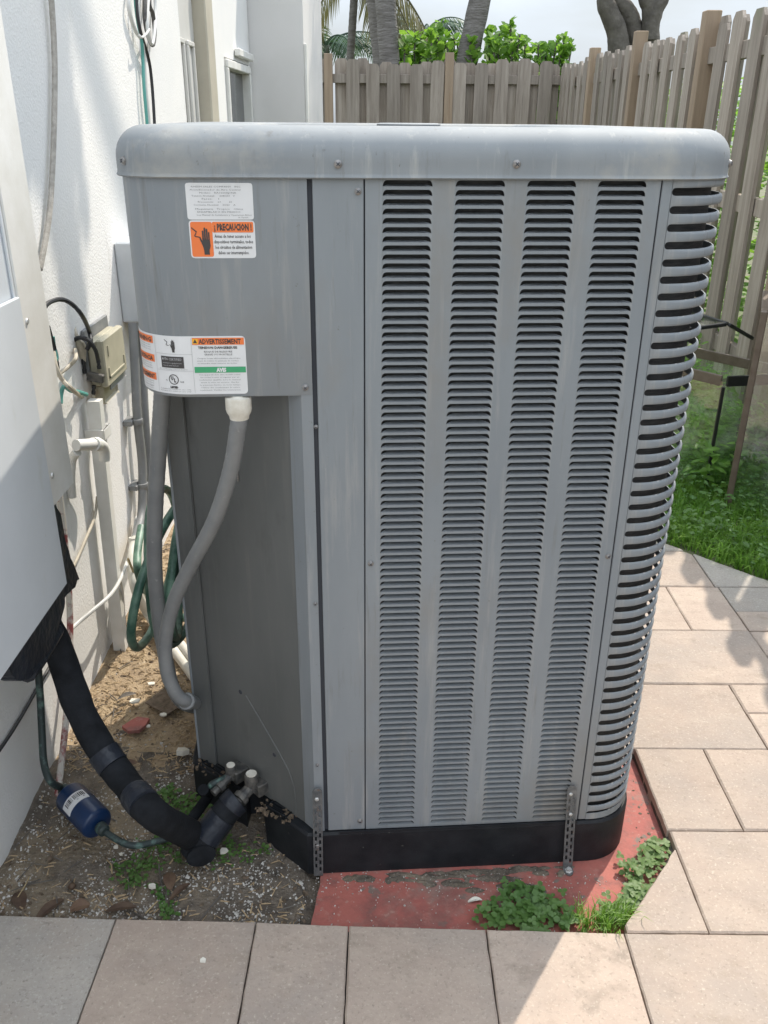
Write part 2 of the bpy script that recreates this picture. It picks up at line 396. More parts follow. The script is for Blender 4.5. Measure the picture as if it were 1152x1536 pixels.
def glass():
    m = bpy.data.materials.new('dirty_tank_glass'); m.use_nodes = True
    t = m.node_tree; N = t.nodes; L_ = t.links
    for n_ in list(N): N.remove(n_)
    o = N.new('ShaderNodeOutputMaterial')
    tr = N.new('ShaderNodeBsdfTransparent'); tr.inputs['Color'].default_value = (0.93,0.97,0.945,1)
    gl = N.new('ShaderNodeBsdfGlossy'); gl.inputs['Roughness'].default_value = 0.02
    fr = N.new('ShaderNodeFresnel'); fr.inputs['IOR'].default_value = 2.5
    m1 = N.new('ShaderNodeMixShader')
    ge = N.new('ShaderNodeNewGeometry'); iv = N.new('ShaderNodeMath'); iv.operation = 'SUBTRACT'; iv.inputs[0].default_value = 1.0
    mu = N.new('ShaderNodeMath'); mu.operation = 'MULTIPLY'
    L_.new(ge.outputs['Backfacing'], iv.inputs[1]); L_.new(fr.outputs[0], mu.inputs[0]); L_.new(iv.outputs[0], mu.inputs[1])
    L_.new(mu.outputs[0], m1.inputs[0]); L_.new(tr.outputs[0], m1.inputs[1]); L_.new(gl.outputs[0], m1.inputs[2])
    df = N.new('ShaderNodeBsdfDiffuse'); df.inputs['Color'].default_value = (0.55,0.58,0.52,1)
    tcn = N.new('ShaderNodeTexCoord'); nz = N.new('ShaderNodeTexNoise'); nz.inputs['Scale'].default_value = 6; nz.inputs['Detail'].default_value = 6
    L_.new(tcn.outputs['Object'], nz.inputs['Vector'])
    mr = N.new('ShaderNodeMapRange'); mr.inputs['From Min'].default_value = .50; mr.inputs['From Max'].default_value = .8
    mr.inputs['To Min'].default_value = .015; mr.inputs['To Max'].default_value = .26
    L_.new(nz.outputs['Fac'], mr.inputs['Value'])
    m2 = N.new('ShaderNodeMixShader')
    L_.new(mr.outputs[0], m2.inputs[0]); L_.new(m1.outputs[0], m2.inputs[1]); L_.new(df.outputs[0], m2.inputs[2])
    L_.new(m2.outputs[0], o.inputs['Surface'])
    return m
M['glass'] = glass()

# ------------------------------------------------------------------ the setting: ground, paving, slab, soil, lawn
b = MB(); b.add([(-60,-60,-.075),(60,-60,-.075),(60,60,-.075),(-60,60,-.075)], [(0,1,2,3)])
tag(b.raw('ground', M['ground']), kind='structure')

def clip(poly, a, c):
    # keep the side to the left of a->c
    out = []
    side = lambda p: (c[0]-a[0])*(p[1]-a[1])-(c[1]-a[1])*(p[0]-a[0])
    for i in range(len(poly)):
        p, q = poly[i], poly[(i+1) % len(poly)]
        sp, sq_ = side(p), side(q)
        if sp >= 0: out.append(p)
        if sp*sq_ < 0:
            t = sp/(sp-sq_); out.append((p[0]+(q[0]-p[0])*t, p[1]+(q[1]-p[1])*t))
    return out
def inset(poly, d):
    n = len(poly); out = []
    for i in range(n):
        p0, p1, p2 = Vector(poly[i-1]), Vector(poly[i]), Vector(poly[(i+1) % n])
        e1 = (p1-p0).normalized(); e2 = (p2-p1).normalized()
        n1 = Vector((-e1.y, e1.x)); n2 = Vector((-e2.y, e2.x))
        k = n1+n2
        if k.length < 1e-6: k = n1
        k = k.normalized(); out.append(tuple(p1 + k*(d/max(.3, k.dot(n1)))))
    return out
paving = bpy.data.objects.new('paving', None)
bed = MB(); bed.prism([(-.845,-1.3),(1.9,-1.3),(1.9,1.2),(1.9,2.2),(1.2,2.9),(.604,3.3),(.604,1.82),(.664,1.80),(.664,1.50),(.655,1.46),(.497,1.243),(-.845,1.262)], -.06, -.022)
paving = tag(bed.obj('paving', M['joint']), kind='structure')
def rag(poly, amp, step, seed):
    out = []
    for i in range(len(poly)):
        p, q = Vector(poly[i]), Vector(poly[(i+1) % len(poly)]); L_ = (q-p).length; n_ = max(1, int(L_/step)); nn = Vector((-(q-p).y,(q-p).x)).normalized()
        for k in range(n_):
            t = k/n_; a = amp*noise.noise(Vector((seed, i*5.3+k*.83, 2))) if k else 0
            out.append(tuple(p+(q-p)*t+nn*a))
    return out
def paver(poly, grey=False):
    # poly counter-clockwise
    gap = .0015
    p0 = rag(inset(poly, gap), .0016, .022, random.uniform(0,99)); e = random.uniform(.0025,.0045)
    jz = random.uniform(-.0018, .0018); tx, ty = random.uniform(-.005,.005), random.uniform(-.005,.005)
    cx = sum(p[0] for p in p0)/len(p0); cy = sum(p[1] for p in p0)/len(p0)
    p1 = [(cx+(p[0]-cx)*(1-e/max(.03,abs(p[0]-cx)) if abs(p[0]-cx) > .03 else 1), cy+(p[1]-cy)*(1-e/max(.03,abs(p[1]-cy)) if abs(p[1]-cy) > .03 else 1)) for p in p0]
    zt = lambda p: jz+(p[0]-cx)*tx+(p[1]-cy)*ty
    rings = [[(p[0]-cx,p[1]-cy,-.052) for p in p0], [(p[0]-cx,p[1]-cy,zt(p)-e) for p in p0], [(p[0]-cx,p[1]-cy,zt(p)) for p in p1]]
    mb = MB(); mb.loft(rings)
    o = mb.obj('paver', M['paver_grey'] if grey else M['paver'], paving)
    o.location = (cx, cy, 0)
    return o
g2 = lambda px, py: G(px, py).xy
def rect(x0, y0, x1, y1): return [(x0,y0),(x1,y0),(x1,y1),(x0,y1)]
# front row: the joints as they run
JT = [(-.845,1.2685), tuple(g2(174,1377)), tuple(g2(384,1381)), tuple(g2(523,1387)), tuple(g2(729,1393)), tuple(g2(936,1399)), (.93,1.236), (1.38,1.236), (1.86,1.236)]
JB = [(-.845,.962)] + [(t[0]+dx, .962) for t, dx in zip(JT[1:6], (-.008,-.004,0,.004,.002))] + [(.93,.962),(1.38,.962),(1.86,.962)]
for i in range(8):
    paver([JB[i], JB[i+1], JT[i+1], JT[i]], grey=i in (0,))
YR = [1.2365, 1.5155, 1.802, 2.0885, 2.380, 2.668, 2.945, 3.23]
ga, gb = g2(1152,871), g2(999,816)
ca, cb = g2(1010,1277), g2(933,1393)
gdir = (gb-ga).normalized(); ga = ga - gdir*0.9; gb = gb+gdir*.6
rows = [
 [(.50,.668),(.668,1.10),(1.10,1.48),(1.48,1.86)],
 [(.663,.843),(.843,1.13),(1.13,1.42,1),(1.42,1.86)],
 [(.602,1.014),(1.014,1.30,'h'),(1.30,1.58),(1.58,1.86)],
 [(.602,.73),(.73,1.186),(1.186,1.48,'h'),(1.48,1.86)],
 [(.602,1.0),(1.0,1.186),(1.186,1.50,'g'),(1.5,1.8)],
 [(.602,.9),(.9,1.175),(1.175,1.50,1)],
 [(.602,1.175,1),(1.175,1.5)],
]
for k, row in enumerate(rows):
    for sp in row:
        x0, x1 = sp[0], sp[1]; fl = sp[2] if len(sp) > 2 else 0
        y0, y1 = YR[k], YR[k+1]
        polys = [rect(x0,y0,x1,y1)]
        if fl == 'h': polys = [rect(x0,y0,x1,y0+(y1-y0)*.52), rect(x0,y0+(y1-y0)*.52,x1,y1)]
        if fl == 'g': polys = [rect(x0,y0,x1,y0+(y1-y0)*.42), rect(x0,y0+(y1-y0)*.42,x1,y1)]
        for q_, p in enumerate(polys):
            p = clip(p, ga, gb)
            if k == 0 and x0 < .6: p = clip(p, cb, ca) if False else clip(p, ca, cb)
            if len(p) >= 3:
                area = abs(sum(p[i-1][0]*p[i][1]-p[i][0]*p[i-1][1] for i in range(len(p))))/2
                if area > .003: paver(p, grey=(fl == 1 or (fl == 'g' and q_ == 1)))
for r_ in range(7):
    y1 = .962-.287*r_; x = -.845+random.choice((0,.2,.3))*0
    while x < 1.84:
        wd = random.choice((.191,.287,.43)); x2 = min(x+wd, 1.86)
        if 1.86-x2 < .1: x2 = 1.86
        paver(rect(x, y1-.287, x2, y1), grey=random.random() < .3); x = x2

# red painted concrete slab under the unit
PZ = -.035
def wob(p, q, n, a, s):
    p, q = Vector(p), Vector(q); out = []
    d = q-p; nn = Vector((-d.y, d.x)).normalized()
    for i in range(n):
        t = i/n; out.append(tuple(p+d*t+nn*a*noise.noise(Vector((s, t*8, 1)))))
    return out
pl = wob((-.152,1.20),(.70,1.20),3,0,1)+wob((.70,1.20),(.69,1.83),3,0,2)+wob((.69,1.83),(.60,2.62),3,0,3)+wob((.60,2.62),(-.48,2.62),3,0,4)+wob((-.48,2.62),(-.40,1.86),6,.02,5)+wob((-.40,1.86),(-.125,1.50),8,.025,6)+wob((-.125,1.50),(-.152,1.20),10,.008,7)
mb = MB(); mb.prism(pl, -.12, PZ)
tag(mb.obj('concrete_slab', M['slab']), kind='structure')

# bare soil left of the slab
mb = MB(); nx, ny = 66, 150
def soil_z(x, y):
    z = -.026 + .010*noise.noise(Vector((x*5,y*5,0))) + .006*noise.noise(Vector((x*17,y*17,3))) + .0035*noise.noise(Vector((x*60,y*60,5)))
    z += .02*max(0, 1-abs(x+.845)/.12)*.5
    z -= .014*math.exp(-(((x+.13)/.06)**2))
    if y > 1.9: z += min(.02,(y-1.9)*.05)
    return min(z, -.004) if y < 1.4 else z
for j in range(ny+1):
    for i in range(nx+1):
        x = -.845+.78*i/nx; y = 1.215+2.2*j/ny
        z = soil_z(x, y)
        if x > -.16 : z = -.06
        mb.v.append((x,y,z))
for j in range(ny):
    for i in range(nx):
        a = j*(nx+1)+i; mb.f.append((a,a+1,a+nx+2,a+nx+1))
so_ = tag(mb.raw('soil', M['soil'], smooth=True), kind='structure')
so_.data.materials.append(M['sunlit_sandy'])
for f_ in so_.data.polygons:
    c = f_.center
    if c.y + .16*noise.noise(Vector((c.x*6,c.y*6,7))) + .10*noise.noise(Vector((c.x*22,c.y*22,2))) > 1.80: f_.material_index = 1  # back strip takes the soil tone with sunlight put into its colour
mb = MB(); mb.prism([(-.845,3.41),(.6,3.3),(1.2,2.9),(1.9,2.2),(1.98,2.2),(1.98,10.5),(-.845,10.5)], -.07, -.012)
tag(mb.obj('lawn_soil', M['ground']), kind='structure')

def scatter(name, mt, n, fn, maker, kind='stuff', label=None):
    mb = MB()
    for _ in range(n):
        p = fn()
        if p is not None: maker(mb, p)
    return tag(mb.raw(name, mt), label, kind=kind)
def left_soil():
    y = 1.24+2.0*random.random()**1.6; x = random.uniform(-.835,-.16)
    if x > -.42 and y > 1.75: return None
    return Vector((x,y,soil_z(x,y)))
def pebble(mb, p, s0=.0013, s1=.0044):
    s = random.uniform(s0,s1)*(1.6 if random.random() < .06 else 1)
    q = Matrix.Rotation(random.uniform(0,6),3,Vector((random.random(),random.random(),random.random()+.1)).normalized())
    vs = [p+q@(Vector(v)*s*random.uniform(.6,1.2)) for v in ((1,0,0),(-1,0,0),(0,1,0),(0,-1,0),(0,0,.7),(0,0,-.7))]
    mb.add(vs, ((0,2,4),(2,1,4),(1,3,4),(3,0,4),(2,0,5),(1,2,5),(3,1,5),(0,3,5)))
scatter('gravel', M['stone'], 12000, lambda: (lambda p: p if p and (p.y < 1.85 or random.random() < .12) and (noise.noise(p*9)+.28 > random.random()*.6) else None)(left_soil()), pebble)
def sliver(mb, p, l0=.006, l1=.03):
    l = random.uniform(l0,l1); w_ = random.uniform(.0008,.0022); a = random.uniform(0,6.28); t = random.uniform(-.25,.35)
    d = Vector((math.cos(a)*math.cos(t), math.sin(a)*math.cos(t), math.sin(t))); s = Vector((-math.sin(a),math.cos(a),0))
    p = p+Vector((0,0,.002))
    mb.add([p-d*l/2-s*w_, p-d*l/2+s*w_, p+d*l/2+s*w_*.6, p+d*l/2-s*w_*.6, p+Vector((0,0,w_*1.5))], ((0,1,4),(1,2,4),(2,3,4),(3,0,4)))
scatter('mulch', M['mulch'], 9000, lambda: (lambda p: p if p and (p.y > 1.72 or random.random() < .10) else None)(left_soil()), sliver)
scatter('clods', M['brown_dirt'], 900, left_soil, lambda mb, p: pebble(mb, p, .003, .0085))
scatter('twigs', M['bark_dark'], 130, left_soil, lambda mb, p: sliver(mb, p+Vector((0,0,.003)), .03, .085))
scatter('grit', M['stone'], 620, lambda: Vector((random.uniform(-.15,.62), random.choice((random.gauss(1.385,.02), random.gauss(1.25,.012), random.uniform(1.24,1.42))), PZ+.001)), lambda mb, p: pebble(mb, p, .001, .0026))

mb = MB(); random.seed(61)
def blob(cx_, cy_, rx_, ry_, z, h):
    n_ = 11; ph = random.uniform(0,9)
    ring = [(cx_+rx_*math.cos(2*math.pi*k/n_)*(1+.5*noise.noise(Vector((ph+k*.9,1,0)))), cy_+ry_*math.sin(2*math.pi*k/n_)*(1+.5*noise.noise(Vector((ph+k*.9,5,0)))), z) for k in range(n_)]
    mb.add(ring+[(cx_+(p[0]-cx_)*.6, cy_+(p[1]-cy_)*.6, z+h*random.uniform(.5,1.2)) for p in ring]+[(cx_,cy_,z+h)], [(k,(k+1)%n_,n_+(k+1)%n_,n_+k) for k in range(n_)]+[(n_+k,n_+(k+1)%n_,2*n_) for k in range(n_)])
for k in range(70):
    x = -.10+.53*random.random(); blob(x, 1.412+.072*(x+.1)-.012-random.random()**2*.035, random.uniform(.005,.022), random.uniform(.003,.010), PZ+.0005, .003)
for px, py, rx_, ry_ in ((690,1327,.03,.009),(712,1336,.022,.008),(745,1318,.05,.010),(775,1330,.045,.012),(800,1338,.03,.010),(640,1316,.03,.008),(600,1312,.035,.007)):
    q_ = G(px,py,PZ); blob(q_.x, q_.y, rx_, ry_, PZ+.0005, .003)
for k in range(60):
    q_ = G(random.gauss(972,12),random.uniform(1165,1290),PZ)
    if q_.x < .65: blob(q_.x,q_.y,random.uniform(.0015,.005),random.uniform(.0015,.005),PZ+.0005,.0015)
tag(mb.raw('loose_dirt', M['soil'], smooth=True), kind='stuff')

# ------------------------------------------------------------------ the house on the left
WXL = -.845
house = thing('house', (WXL, 3.0, 0), 'white stucco house wall with a panelled door along the left side', 'house')
mb = MB(); mb.box((-1.05,-3.0,-.12),(WXL,3.985,2.75)); own(mb.obj('wall', M['stucco']), house)
mb = MB(); mb.box((-1.05,4.66,-.12),(WXL-.002,5.02,2.75)); mb.box((-1.05,3.985,2.08),(WXL-.002,4.66,2.75)); mb.box((-1.05,5.02,-.12),(WXL-.002,5.95,.95)); mb.box((-1.05,5.02,1.78),(WXL-.002,5.95,2.75)); mb.box((-1.05,5.88,.95),(WXL-.002,5.95,1.78)); own(mb.obj('wall', M['stucco']), house)
mb = MB(); mb.bbox((-.925,3.99,-.05),(-.885,4.47,2.05),.003); dr = own(mb.obj('door', M['door']), house)
for y0, y1 in ((4.06,4.20),(4.27,4.41)):
    for z0, z1 in ((.15,.85),(.98,1.80)):
        mb = MB()
        for q in ((y0,z0,y1,z0+.02),(y0,z1-.02,y1,z1),(y0,z0+.02,y0+.02,z1-.02),(y1-.02,z0+.02,y1,z1-.02)):
            mb.bbox((-.8852,q[0],q[1]),(-.872,q[2],q[3]),.003)
        o = mb.obj('door_panel', M['door'], dr)
mb = MB(); mb.bbox((-.93,4.475,-.05),(-.825,4.655,2.075),.006); own(mb.obj('door_casing', M['beige']), house)
wf = MB()
for q in ((5.03,.96,5.87,1.0),(5.03,1.73,5.87,1.77),(5.03,1.0,5.07,1.73),(5.83,1.0,5.87,1.73)): wf.bbox((-.90,q[0],q[1]),(-.83,q[2],q[3]),.004)
wo_ = own(wf.obj('window', M['white_paint']), house)
mb = MB(); mb.box((-.885,5.071,1.001),(-.88,5.829,1.729)); o = mb.obj('pane', M['glass_dark'], wo_)
mb = MB(); mb.bbox((-.844,5.35,1.80),(-.815,5.91,1.84),.005); own(mb.obj('window_head', M['white_paint']), house)
mb = MB(); mb.box((WXL-.2,5.96,-.12),(-.515,7.6,2.75)); own(mb.obj('wing_wall', M['wing']), house)
mb = MB(); mb.bbox((-.514,5.958,-.1),(-.498,6.05,1.905),.003); own(mb.obj('corner_trim', M['white_paint']), house)

# ------------------------------------------------------------------ shadow-box fences
def picket_mesh(kind, h, wd, mt):
    mb = MB(); t = .019; e = .028 if kind else .0
    prof = [(-wd/2,0),(wd/2,0),(wd/2,h-e*1.3),(wd/2-e,h),(-wd/2+e,h),(-wd/2,h-e*1.3)] if kind else [(-wd/2,0),(wd/2,0),(wd/2,h),(-wd/2,h)]
    n = len(prof)
    vs = [(x,-t/2,z) for x, z in prof]+[(x,t/2,z) for x, z in prof]
    mb.add(vs, [tuple(range(n)), tuple(range(2*n-1,n-1,-1))]+[(i,n+i,n+(i+1)%n,(i+1)%n) for i in range(n)])
    return mb.mesh('picket', mt)
PM = [picket_mesh(1, 2.06+.02*i, .142, M['wood_grey']) for i in range(3)]
PT = picket_mesh(0, 2.10, .10, M['wood_tan'])
def post_mesh(h):
    mb = MB(); mb.bbox((-.045,-.045,0),(.045,.045,h),.004); return mb.mesh('post', M['wood_tan'])
POST = post_mesh(2.16)
def fence(root, length, pitch, posts, skip=()):
    n = int(length/pitch)
    for i in range(n):
        x = pitch*(i+.5)
        for side in (0, 1):
            xx = x+side*pitch/2+random.uniform(-.012,.012)
            if side == 0 and any(abs(xx-p) < .10 for p in posts): continue
            o = link('picket', random.choice(PM), root)
            o.location = (xx, .062 if side else 0, -.06+random.uniform(-.02,.015))
            o.rotation_euler = (random.uniform(-.006,.006), random.uniform(-.010,.010), random.uniform(-.03,.03))
    for z in (.30, 1.05, 1.80):
        mb = MB(); mb.bbox((0,.0105,z),(length,.0505,z+.088),.003); mb.obj('rail', M['wood_grey'], root)
    for p in posts:
        o = link('post', POST, root); o.location = (p, .012, -.06+random.uniform(-.02,.02))
FY = 10.4
f1 = thing('wooden_fence', (-1.2,FY,.035), 'weathered grey picket fence across the far end of the yard', 'fence', 'wooden yard fences')
fence(f1, 3.26, .2315, [.56, 1.86])
f2 = thing('wooden_fence', (1.88,-.6,0), 'weathered picket fence running along the right side behind the glass tanks', 'fence', 'wooden yard fences', R(90))
# local x runs along +Y of the world; the pickets' inner side must face -X
f2.location = (1.88, FY-.02, 0); f2.rotation_euler = (0,0,R(-90))
fence(f2, 11.0, .262, [FY-.02-y for y in (8.92,7.36,5.80,4.24,2.68,1.12,-.44)])

# ------------------------------------------------------------------ air conditioner
AL = G(490, 1308, PZ); AYAW = R(4.08)
ac = thing('air_conditioner', AL, 'big grey louvred outdoor air conditioning unit standing on the red slab', 'air conditioner', None, AYAW)
AMI = (Matrix.Translation(AL) @ Matrix.Rotation(AYAW,4,'Z')).inverted()
def UL_(p):    # world -> unit local
    return AMI @ Vector(p)
def UV(px, py, v):   # sight line meets the plane v of the unit, local coordinates
    un = Vector((-math.sin(AYAW), math.cos(AYAW), 0))
    return UL_(hit(px, py, AL+un*v, un))
def zz(z): return z+.035       # height above paving -> above the slab
U0, U1, DEP = -.297, .692, .92
ZB, ZC, ZT, ZL = zz(.085), zz(1.068), zz(1.415), zz(1.487)
# base pan
base_poly = [(-.035,-.004)] + rrect(-.035,-.004,.700,DEP+.006,[.108,.108,.108,.001])[:-9] + [(-.314,DEP-.1),(-.314,.262),(-.310,.246)]
bp = rrect(-.314,-.004,.700,DEP+.006,[.108,.108,.108,.001])
bp = [p for p in bp if not (p[0] < -.2 and p[1] < .1)]
bpl = bp + [(-.322,.262),(-.318,.244),(-.185,.138),(-.180,.180),(-.150,.180),(-.137,.088),(-.040,-.004)]
mb = MB()
mb.loft([[(p[0],p[1],.001) for p in bpl],[(p[0],p[1],ZB-.008) for p in bpl],[(p[0],p[1],ZB-.002) for p in inset(bpl,.004)]])
base = mb.obj('base_pan', M['black_plastic'], ac, smooth=True, auto=30)
mb = MB(); mb.box((.03,-.0075,ZB-.003),(.555,-.0045,ZB+.004)); mb.obj('base_ledge', M['black_plastic'], base)
for (a, c) in (((-.085,.052),(-.125,.085)), ((-.215,.172),(-.285,.232))):
    d = Vector((c[0]-a[0],c[1]-a[1],0)).normalized(); n_ = Vector((-d.y,d.x,0))
    mt = Matrix.Translation((a[0],a[1],ZB)) @ basis((0,0,1), d)
    L_ = math.hypot(c[0]-a[0],c[1]-a[1])
    mb = MB(); mb.bbox((0,-.016,-.003),(L_,-.010,.006),.002,mt); mb.bbox((0,.004,-.003),(L_,.010,.008),.002,mt); mb.bbox((-.006,-.016,-.003),(-.0005,.010,.006),.002,mt); mb.bbox((L_+.0005,-.016,-.003),(L_+.006,.010,.006),.002,mt)
    mb.obj('base_rib', M['recess'] if False else M['black_plastic'], base)
    mb = MB()
    for i in range(46):
        p = Vector((a[0],a[1],ZB+.001))+d*random.uniform(-.02,L_+.02)+n_*random.uniform(-.022,.03)*(-1 if False else 1)
        sz = random.uniform(.003,.008)
        pebble(mb, p, sz*.7, sz)
    tag(mb.raw('dirt', M['brown_dirt'], base), kind='stuff')

# inner coil
mb = MB(); cp = rrect(.10,.026,.683,DEP-.05,[.095,.08,.05,.02])
mb.loft([[(p[0],p[1],ZB) for p in cp],[(p[0],p[1],ZT+.01) for p in cp]])
mb.obj('coil', M['coil'], ac, smooth=True, auto=50)
# dark inner liner behind the joints
mb = MB(); mb.box((-.004,.006,ZB),(.099,.03,ZT+.005)); mb.obj('inner_liner', M['dark'], ac)
mb = MB(); mb.box((.553,.004,ZB),(.563,.028,ZT+.005)); mb.obj('inner_liner', M['dark'], ac)

# plain filler strip
mb = MB(); mb.bbox((.0060,0,ZB+.002),(.0855,.006,ZT+.004),.0012); mb.obj('filler_panel', M['unit'], ac)
# corner column: two faces beside the recess
mb = MB(); colp = [(-.0020,.0005),(-.0020,.03),(-.05,.055),(-.0445,.0280),(-.0215,.0005)]
mb.loft([[(p[0],p[1],ZB+.001) for p in colp],[(p[0],p[1],ZC+.02) for p in colp]]); mb.obj('corner_column', M['unit'], ac)
# recess panel and its flange
def slab_between(a, c, z0, z1, t, mt, name):
    d = Vector((c[0]-a[0],c[1]-a[1])); n_ = Vector((-d.y,d.x)).normalized()*t
    pp = [a, c, (c[0]+n_.x,c[1]+n_.y), (a[0]+n_.x,a[1]+n_.y)]
    mb = MB(); mb.prism(pp, z0, z1); return mb.obj(name, mt, ac)
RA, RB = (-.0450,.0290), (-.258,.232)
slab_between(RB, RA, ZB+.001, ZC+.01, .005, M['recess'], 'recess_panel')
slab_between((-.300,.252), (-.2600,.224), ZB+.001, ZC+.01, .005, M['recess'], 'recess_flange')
mb = MB(); mb.bbox((-.3055,.2525,ZB),(-.2995,DEP-.02,ZC+.01),.001); mb.obj('side_panel', M['unit'], ac)
mb = MB(); mb.box((-.30,DEP-.019,ZB),(.692,DEP,ZT+.004)); mb.obj('back_panel', M['unit'], ac)
# embossed access plate on the recess panel
d = (Vector(RA)-Vector(RB)).normalized(); rn = Vector((d.y,-d.x))
rm = Matrix.Translation((RB[0],RB[1],0)) @ basis((0,0,1), (d.x,d.y,0))   # local x along panel, -y outwards
RL = (Vector(RA)-Vector(RB)).length
pth = [(RL*.42,zz(.345)),(RL*.60,zz(.29)),(RL*.80,zz(.225)),(RL*.875,zz(.19)),(RL*.905,zz(.15)),(RL*.905,ZB+.003)]
pth = smooth_path([rm @ Vector((p[0],-.0005,p[1])) for p in pth], 6)
mb = MB(); mb.tube(pth, .0014, 6); mb.obj('plate_seam', M['recess'], ac, smooth=True)
for sx, sz in ((.36,.345),(.70,.225)):
    mb = MB(); mb.lathe([(.0001,.0012),(.0045,.001),(.0055,0)], 10, rm @ Matrix.Translation((RL*sx,0,zz(sz))) @ basis((0,-1,0))); mb.obj('plug_hole', M['dark'], ac)
mb = MB(); mb.bbox((RL*.50,-.004,zz(.86)),(RL*.512,0,zz(.885)),.0012,rm); mb.obj('tab', M['screw'], ac)

# control box with its rounded left corner
CR = .09
def csurf(s, z, off=0.0):
    # s: local u along the front, running round the corner when below U0+CR
    if s >= U0+CR: return Vector((s, -.001-off, z))
    a = (U0+CR-s)/CR
    if a <= math.pi/2: return Vector((U0+CR-(CR+off)*math.sin(a), -.001+CR-(CR+off)*math.cos(a), z))
    return Vector((U0-off, -.001+CR+(a-math.pi/2)*CR, z))
cpl = [(-.0042,.02),(-.0042,-.001)]
cpl = [(-.0022,.27),(-.0022,-.001)] + [tuple(csurf(U0+CR-k*CR*math.pi/2/12, 0).xy) for k in range(13)] + [(U0,.32),(-.25,.32)]
cpl = cpl[::-1]
mb = MB()
mb.loft([[(p[0],p[1],ZC) for p in inset(cpl,.002)],[(p[0],p[1],ZC+.003) for p in cpl],[(p[0],p[1],ZT+.006) for p in cpl]])
cbx = mb.obj('control_box', M['unit'], ac, smooth=True, auto=35)
mb = MB(); mb.bbox((-.305,.321,ZC-.002),(-.299,DEP-.02,ZT+.004),.001); mb.obj('side_panel', M['unit'], ac)

# front panel with four columns of pressed louvres
LU = [.154,.268,.381,.494]; LW = .0805; LP = .0139; LZ0 = zz(.0925); NR = 95
edges = [.0878]
for u in LU: edges += [u-LW/2, u+LW/2]
edges.append(.5560)
mb = MB()
for i in range(0,10,2): mb.box((edges[i],0,LZ0),(edges[i+1],.0015,LZ0+NR*LP))
mb.box((.0878,0,ZB+.002),(.5560,.0015,LZ0)); mb.box((.0878,0,LZ0+NR*LP),(.5560,.0015,ZT+.006))
mb.box((.0878,.0015,ZB+.002),(.0893,.016,ZT+.006)); mb.box((.5545,.0015,ZB+.002),(.5560,.016,ZT+.006))
fp = mb.obj('front_panel', M['unit'], ac)
def louvre_verts():
    mb = MB(); W2 = LW/2; H2 = .0388; z0, z1 = .0036, .0127; rz = .0085; rx = .0066
    arcs = 5
    half = [(H2, z0)]
    for k in range(arcs+1):
        a = math.pi/2*k/arcs; half.append((H2-rx+rx*math.cos(a), z1-rz+rz*math.sin(a)))
    holeR = half                         # from lower right up to the top
    hole = holeR + [(-x, z) for x, z in holeR[::-1]]
    out = []
    for (x, z) in holeR[:-1]: out.append((W2, z))
    outer = [(W2, z0)] + [(W2, z1-rz+rz*math.sin(math.pi/2*k/arcs)) for k in range(arcs)] + [(H2-rx, LP)]
    outer = outer + [(-x, z) for x, z in outer[::-1]]
    n = len(hole)
    vs = [(x,0,z) for x, z in hole]+[(x,0,z) for x, z in outer]
    fs = []
    for i in range(n-1): fs.append((i, n+i, n+i+1, i+1))
    o = len(vs)
    vs += [(-W2,0,0),(W2,0,0)]
    fs.append((o, o+1, n, 0)); fs.append((o, 0, n-1, 2*n-1))
    vs += [(W2,0,LP),(-W2,0,LP)]
    k = n//2
    fs.append((n+k-2, o+2, n+k-1)); fs.append((n+k, o+3, n+k+1))
    # thickness of the cut edge
    o = len(vs); vs += [(x,.0014,z) for x, z in hole[1:-1]]
    for i in range(n-3): fs.append((1+i, 2+i, o+i+1, o+i))
    # the slat pressed inwards: from the lower edge up and back
    rows = []
    for t in (0,.25,.5,.75,1.0):
        zz_ = z0 + .0019*t**1.5; yy = .0002+.0150*t; hw = H2-.007*t**1.6
        o2 = len(vs); rows.append(o2)
        for q in (-1,-.86,-.5,0,.5,.86,1):
            vs.append((hw*q, yy*(1-.55*abs(q)**6), zz_))
    for r_ in range(4):
        for c_ in range(6): a = rows[r_]+c_; fs.append((a,a+1,rows[r_+1]+c_+1,rows[r_+1]+c_))
    return vs, fs
lv, lf = louvre_verts()
mb = MB(); mb.add(lv, lf); lme = mb.mesh('louvre', M['unit'], False)
cut = NR-75
for u in LU:
    for r_ in range(cut, NR):
        o = link('louvre', lme, fp); o.location = (u, 0, LZ0+r_*LP)
mb = MB()
for u in LU:
    for r_ in range(cut): mb.add([(x+u,y,z+LZ0+r_*LP) for x, y, z in lv], lf)
tag(mb.obj('louvre_bank', M['unit'], fp), kind='stuff')

